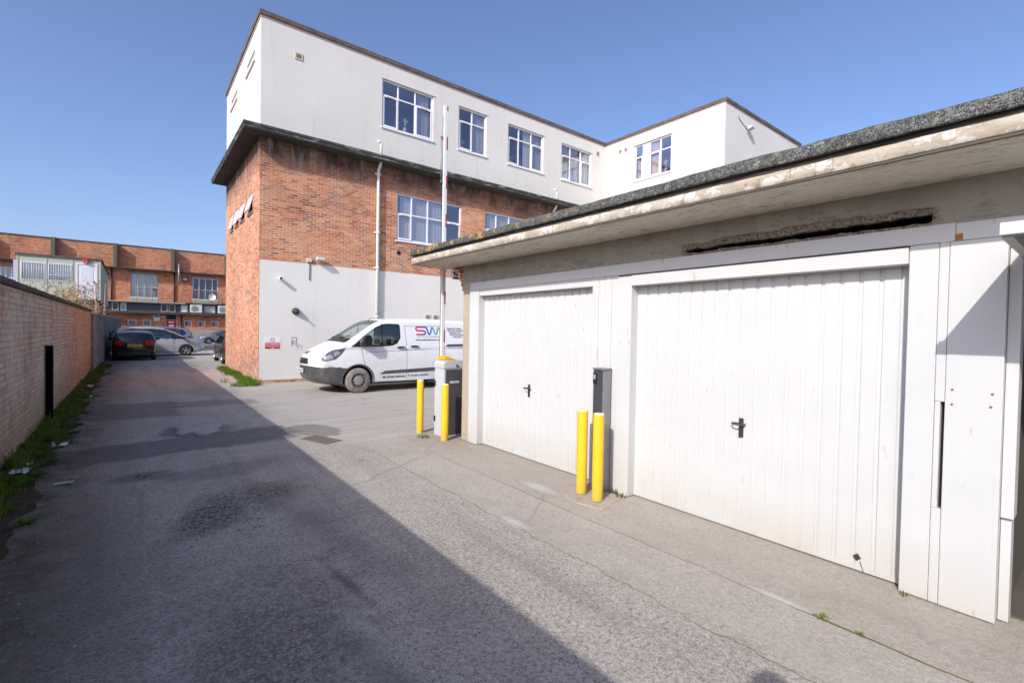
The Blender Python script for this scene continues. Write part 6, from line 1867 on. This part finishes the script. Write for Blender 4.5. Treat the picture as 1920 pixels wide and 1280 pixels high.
# ------------------------------------------------------------------ far brick building
YF = 60.0
fb = thing('brick_warehouse', 'long red brick building with dark piers closing the end of the lane', 'building', (0, YF, 0))
GW = [(-0.41, 0.27), (0.75, 1.43), (4.17, 4.82), (5.38, 6.0), (6.57, 7.22)]
FW = [(-0.20, 1.98, 4.50, 6.79), (4.87, 7.14, 4.57, 6.82), (-9.3, -8.05, 4.9, 6.6)]
b = MB(fY(YF))
wall_holes(b, -16, 26, 0, 2.90, [(a, c, 1.66, 2.31) for a, c in GW] + [(2.62, 3.52, 0, 2.86)], 0.14)
wall_holes(b, -16, 26, 4.0, 9.42, FW, 0.14)
b.fn = None
b.add([(26, YF, 0), (26, YF + 10, 0), (26, YF + 10, 9.42), (26, YF, 9.42)], [(0, 1, 2, 3)])
b.add([(-16, YF, 0), (-16, YF + 10, 0), (-16, YF + 10, 9.42), (-16, YF, 9.42)], [(3, 2, 1, 0)])
b.add([(-16, YF + 10, 0), (26, YF + 10, 0), (26, YF + 10, 9.42), (-16, YF + 10, 9.42)], [(3, 2, 1, 0)])
b.build('brick_wall', M['brick_far'], fb, recalc=False)
MB().box(-16.05, 26.05, YF - 0.05, YF + 0.35, 9.425, 9.54).build('coping', M['coping'], fb)
MB().box(-15.9, 25.9, YF + 0.36, YF + 9.9, 9.2, 9.41).build('roof', M['coping'], fb)
moss = concrete('mossy_pier', (0.11, 0.11, 0.075), (0.18, 0.17, 0.12), (0.05, 0.055, 0.03), 0.5)
for x in (-14.3, -9.95, -5.65, -1.35, 3.12, 7.80, 12.4, 17.0, 21.6):
    MB().prism([(YF - 0.001, 9.56), (YF - 0.62, 9.50), (YF - 0.62, 7.29), (YF - 0.001, 7.29)], 'x', x - 0.14, x + 0.14).build('pier', moss, fb)
MB().box(-16.1, 26.1, YF - 0.72, YF - 0.001, 7.16, 7.285).build('ledge', M['eave_dark'], fb, bevel=0.02)
MB().box(-16.1, 26.1, YF - 0.45, YF - 0.001, 3.99, 4.11).build('ledge', M['conc_lintel'], fb, bevel=0.01)
MB().box(-16.1, 26.1, YF - 0.75, YF + 0.3, 2.90, 3.10).build('ledge', M['eave_dark'], fb, bevel=0.02)
# clerestory between the ledges
cl = MB(); cl.box(-16, 26, YF + 0.02, YF + 0.10, 3.101, 3.989); cl.build('clerestory_panel', plain('slate_panel', (0.075, 0.085, 0.10), 0.5, var=0.2), fb)
for a, c in ((-1.6, -1.1), (-0.95, -0.5), (2.2, 2.75), (2.85, 3.4), (3.85, 4.45), (5.85, 6.9), (8.2, 9.0)):
    W = window(fb, fY(YF - 0.04), a, c, 3.15, 3.93, (), None, (), [(a + 0.05, c - 0.05, 'net', -0.11, 3.2, 3.9, 0.13)] if a in (3.85, 5.85) else [], rec=0.0, fw=0.06, sill=False, roomdepth=False, frame='cab_grey')
# upper windows with bars
for i, (a, c, d, e_) in enumerate(FW):
    mid = (a + c) / 2; tz = d + (e_ - d) * 0.45
    W = window(fb, fY(YF), a, c, d, e_, (a + (c - a) * 0.25, mid, a + (c - a) * 0.77), tz, (), [(a + 0.1, c - 0.1, 'net', 0.05, d, e_ if i == 0 else tz, 0.3)], rec=0.06, fw=0.07, room=1.5)
    gb = MB()
    for k in range(17): gb.tube([(a + (c - a) * (k + 0.5) / 17, YF - 0.02, d), (a + (c - a) * (k + 0.5) / 17, YF - 0.02, e_ - (0 if i == 0 else 1.1))], 0.012, 5)
    build_each(gb, 'security_bar', M['ink'], W)
    MB().box(a, c, YF - 0.03, YF - 0.001, d - 0.45, d - 0.06).build('spandrel', plain('green_panel', (0.36, 0.36, 0.26), 0.7), fb)
    MB().box(a - 0.05, c + 0.05, YF - 0.04, YF - 0.001, e_ + 0.01, e_ + 0.14).build('window_head', plain('head_green', (0.26, 0.30, 0.27), 0.7), fb)
for a, c in GW:
    window(fb, fY(YF), a, c, 1.66, 2.31, (), None, (), [(a + 0.25, c - 0.06, 'net', 0.04, 1.6, 2.3, 0.15)] if a > 4 else [], rec=0.05, fw=0.075, room=1.0, sill=False)
W = MB(fY(YF)); W.box(2.66, 3.48, 0.06, 0.11, 0.02, 2.33)
D = W.build('door', plain('door_red', (0.50, 0.015, 0.02), 0.4), fb)
W = MB(fY(YF)); W.box(2.84, 3.30, 0.05, 0.0595, 2.06, 2.19); W.box(2.86, 3.28, 0.05, 0.0595, 1.60, 1.88); W.build('door_notice', M['sign_white'], D)
MB(fY(YF)).box(2.66, 3.48, 0.07, 0.10, 2.38, 2.84).build('door_light', M['ink'], D)
W = MB(fY(YF)); W.box(2.621, 2.659, 0.02, 0.12, 0, 2.858); W.box(3.481, 3.519, 0.02, 0.12, 0, 2.858); W.box(2.66, 3.48, 0.02, 0.12, 2.331, 2.379); W.build('door_frame', M['cab_grey'], fb)
pp = MB()
pp.tube([(3.64, YF - 0.80, 8.02), (3.64, YF - 0.80, 5.9)], 0.07, 10); pp.build('flue_pipe', M['galv'], fb)
pp = MB()
for x in (-1.62, 3.30, 12.2): pp.tube([(x, YF - 0.08, 7.15), (x, YF - 0.08, 4.12)], 0.055, 8)
pp.tube([(3.9, YF - 0.08, 2.89), (3.9, YF - 0.08, 0.05)], 0.06, 8)
build_each(pp, 'downpipe', M['black'], fb)
rl = MB()
for z in (4.62, 4.86): rl.tube([(-0.9, YF - 0.42, z), (13.0, YF - 0.42, z)], 0.014, 5)
for k in range(12): rl.tube([(-0.9 + k * 1.2, YF - 0.42, 4.1), (-0.9 + k * 1.2, YF - 0.42, 4.86)], 0.014, 5)
rl.build('ledge_rail', M['steel_dark'], fb)
MB().box(4.3, 26, YF - 0.06, YF - 0.001, 0, 1.40).build('plinth', concrete('rubble_plinth', (0.30, 0.27, 0.23), (0.40, 0.36, 0.31), (0.14, 0.12, 0.10), 0.5), fb)
t = thing('office_sign', 'white and blue notice board left of the red door on the far building', 'sign', (1.87, YF - 0.001, 2.5))
MB().box(1.62, 2.13, YF - 0.04, YF - 0.002, 2.22, 2.83).build('sign_board', M['sign_white'], t)
MB().box(1.68, 2.07, YF - 0.046, YF - 0.0405, 2.56, 2.77).build('sign_panel', plain('sign_blue', (0.16, 0.24, 0.50), 0.4), t)
t = thing('bulkhead_lamp', 'white strip lamp above the notices left of the far red door', 'lamp', (2.4, YF - 0.001, 2.62))
MB().box(2.22, 2.56, YF - 0.10, YF - 0.002, 2.56, 2.65).build('diffuser', M['upvc'], t, bevel=0.02)
MB().tube([(2.40, YF - 0.05, 2.655), (2.40, YF - 0.05, 2.80)], 0.04, 8).build('bracket', M['sign_white'], t)
t = thing('wall_notice', 'small red and white notice under the strip lamp by the red door', 'sign', (2.40, YF - 0.001, 2.35))
MB().box(2.28, 2.52, YF - 0.02, YF - 0.002, 2.40, 2.52).build('red_plate', M['sign_red'], t); MB().box(2.28, 2.50, YF - 0.02, YF - 0.002, 2.24, 2.36).build('pale_plate', plain('pale_green', (0.5, 0.55, 0.35), 0.6), t)
t = thing('bulkhead_lamp', 'round white lamp on the far building above its rightmost small windows', 'lamp', (7.22, YF - 0.001, 2.67))
MB().lathe([(0.10, 0), (0.10, -0.04), (0.07, -0.08), (0.0005, -0.10)], 16, 'y').build('diffuser', M['upvc'], t, world=False)
t = thing('alarm_box', 'pale alarm box under the ledge beside the flue pipe on the far building', 'alarm', (4.2, YF - 0.001, 6.57))
MB().box(-0.26, 0.26, -0.25, -0.002, -0.22, 0.22).build('housing', M['steel_dark'], t, world=False, bevel=0.02)
MB().box(-0.15, 0.17, -0.27, -0.251, -0.12, 0.12).build('face', M['cab_grey'], t, world=False)
def ac(x, label):
    t = thing('air_conditioner', label, 'air conditioner', (x, YF - 0.45, 3.105), 0, 'air conditioners on the far ledge')
    MB().box(-0.52, 0.52, -0.22, 0.20, 0.05, 0.86).build('casing', plain('ac_cream', (0.60, 0.58, 0.52), 0.5), t, world=False, bevel=0.02)
    g = MB()
    for r_i in (0.08, 0.15, 0.22, 0.29): g.lathe([(r_i - 0.018, -0.235), (r_i, -0.245), (r_i + 0.012, -0.235)], 24, 'y', (-0.12, 0, 0.46))
    g.build('fan_guard', M['cab_grey'], t, world=False)
    MB().lathe([(0.0005, -0.222), (0.32, -0.222)], 24, 'y', (-0.12, 0, 0.46)).build('fan_opening', M['steel_dark'], t, world=False)
    f = MB(); f.box(-0.45, -0.35, -0.2, 0.2, 0.0, 0.049); f.box(0.35, 0.45, -0.2, 0.2, 0.0, 0.049); f.build('foot', M['steel_dark'], t, world=False)
ac(5.14, 'cream air conditioner left of the other, below the barred window')
ac(7.62, 'cream air conditioner right of the other, half behind the office corner')
t = thing('satellite_dish', 'white satellite dish before the right barred window of the far building', 'satellite dish', (6.55, YF - 0.5, 4.3))
MB().lathe([(0.0005, 0.06), (0.18, 0.03), (0.34, -0.05)], 20, 'y', (0, 0, 0.55)).build('dish', M['upvc'], t, world=False)
MB().tube([(0, 0.05, -0.18), (0, 0.06, 0.5)], 0.03, 8).tube([(0, 0, 0.3), (0, -0.4, 0.5)], 0.012, 6).build('mast', M['steel_dark'], t, world=False)
# ------------------------------------------------------------------ the photographer, whose head shadow falls on the sunlit lane
def build_person():
    bx, by = -0.085, -0.09
    fw = Vector((math.sin(yaw), math.cos(yaw), 0)); rt = Vector((math.cos(yaw), -math.sin(yaw), 0))
    def P(r, f, z): return tuple(Vector((bx, by, 0)) + rt * r + fw * f + Vector((0, 0, z)))
    V = []; E = []; Rr = []
    def v(p, rx, ry=None, par=None):
        V.append(p); Rr.append((rx, ry or rx)); k = len(V) - 1
        if par is not None: E.append((par, k))
        return k
    pel = v(P(0, -0.06, 0.98), 0.155, 0.115)
    wst = v(P(0, -0.06, 1.16), 0.145, 0.105, pel); ch = v(P(0, -0.06, 1.38), 0.175, 0.12, wst); nk0 = v(P(0, -0.05, 1.54), 0.10, 0.08, ch)
    nk = v(P(0, -0.03, 1.63), 0.058, 0.06, nk0); hd = v(P(0, 0.0, 1.75), 0.078, 0.092, nk); ht = v(P(0, -0.005, 1.84), 0.066, 0.078, hd)
    for sg in (-1, 1):
        sh_ = v(P(0.19 * sg, -0.05, 1.49), 0.068, None, nk0); el_ = v(P(0.27 * sg, 0.02, 1.25), 0.05, None, sh_)
        wr = v(P(0.12 * sg, 0.075, 1.60), 0.034, None, el_); pm = v(P(0.085 * sg, 0.080, 1.69), 0.036, 0.026, wr)
        hp = v(P(0.095 * sg, -0.06, 0.93), 0.095, None, pel); kn = v(P(0.115 * sg, -0.04, 0.52), 0.062, None, hp)
        an = v(P(0.125 * sg, -0.06, 0.10), 0.045, None, kn); to = v(P(0.14 * sg, 0.10, 0.045), 0.04, 0.045, an)
        for k in range(5):      # fingers closed round the camera sides
            a = v(P((0.088 - 0.004 * k) * sg, 0.085, 1.705 + 0.0 + 0.013 * k), 0.010, None, pm)
            b = v(P((0.070 - 0.006 * (k % 2)) * sg, 0.098, 1.712 + 0.015 * k), 0.009, None, a)
            v(P((0.050 - 0.004 * abs(k - 2)) * sg, 0.094, 1.716 + 0.015 * k), 0.008, None, b)
    me = bpy.data.meshes.new('person'); me.from_pydata(V, E, [])
    o = bpy.data.objects.new('person', me); COL.objects.link(o)
    m = o.modifiers.new('skin', 'SKIN')
    sv = me.skin_vertices[0].data if me.skin_vertices else None
    if sv is None:
        bm = bmesh.new(); bm.from_mesh(me); bm.verts.layers.skin.verify(); bm.to_mesh(me); bm.free()
        sv = me.skin_vertices[0].data
    for i, r in enumerate(Rr): sv[i].radius = r
    sv[0].use_root = True
    s2 = o.modifiers.new('sub', 'SUBSURF'); s2.levels = 2; s2.render_levels = 2
    dg = bpy.context.evaluated_depsgraph_get()
    m2 = bpy.data.meshes.new_from_object(o.evaluated_get(dg))
    bpy.data.objects.remove(o)
    for mt in (plain('skin', (0.50, 0.30, 0.22), 0.5), plain('navy_jacket', (0.03, 0.035, 0.055), 0.8), plain('dark_trousers', (0.05, 0.05, 0.055), 0.85), plain('brown_shoes', (0.06, 0.035, 0.02), 0.5)): m2.materials.append(mt)
    for p in m2.polygons:
        c = p.center; z = c.z
        f = (Vector((c.x - bx, c.y - by, 0))).dot(fw)
        p.use_smooth = True
        p.material_index = 3 if z < 0.13 else 2 if z < 0.96 else 0 if (z > 1.585 and (abs(Vector((c.x - bx, c.y - by, 0)).dot(rt)) < 0.1 or z > 1.62)) else 1
    t = bpy.data.objects.new('person', m2); COL.objects.link(t)
    tag(t, 'person in a navy jacket holding a camera up to the eye in the lane', 'person')
    h = MB()
    h.lathe([(0.0005, 0.125), (0.05, 0.115), (0.085, 0.075), (0.098, 0.02), (0.096, -0.03), (0.088, -0.06)], 20, 'z', P(0, -0.02, 1.80))
    h.build('hair', plain('brown_hair', (0.05, 0.032, 0.02), 0.7), t)
    fc = MB()
    fc.tube([P(0, 0.085, 1.765), P(0, 0.105, 1.735), P(0, 0.098, 1.722)], [0.009, 0.014, 0.011], 8)
    for sg in (-1, 1): fc.tube([P(0.084 * sg, -0.01, 1.72), P(0.094 * sg, -0.015, 1.75), P(0.088 * sg, -0.01, 1.785)], [0.012, 0.018, 0.012], 8)
    fc.tube([P(-0.022, 0.086, 1.695), P(0.022, 0.086, 1.695)], 0.006, 6)
    fc.build('face', plain('skin', (0.50, 0.30, 0.22), 0.5), t)
    cm = thing('handheld_camera', 'black handheld camera raised in front of the photographer', 'camera', P(0, 0.1, 1.74))
    bdy = MB(lambda a, b, c: P(a, b, c)); bdy.box(-0.055, 0.055, 0.092, 0.112, 1.712, 1.785)
    bdy.build('camera_body', M['black'], cm, bevel=0.005)
    MB(lambda a, b, c: P(a, b, c)).box(-0.018, 0.018, 0.092, 0.11, 1.7855, 1.80).build('viewfinder', M['black'], cm, bevel=0.003)
build_person()
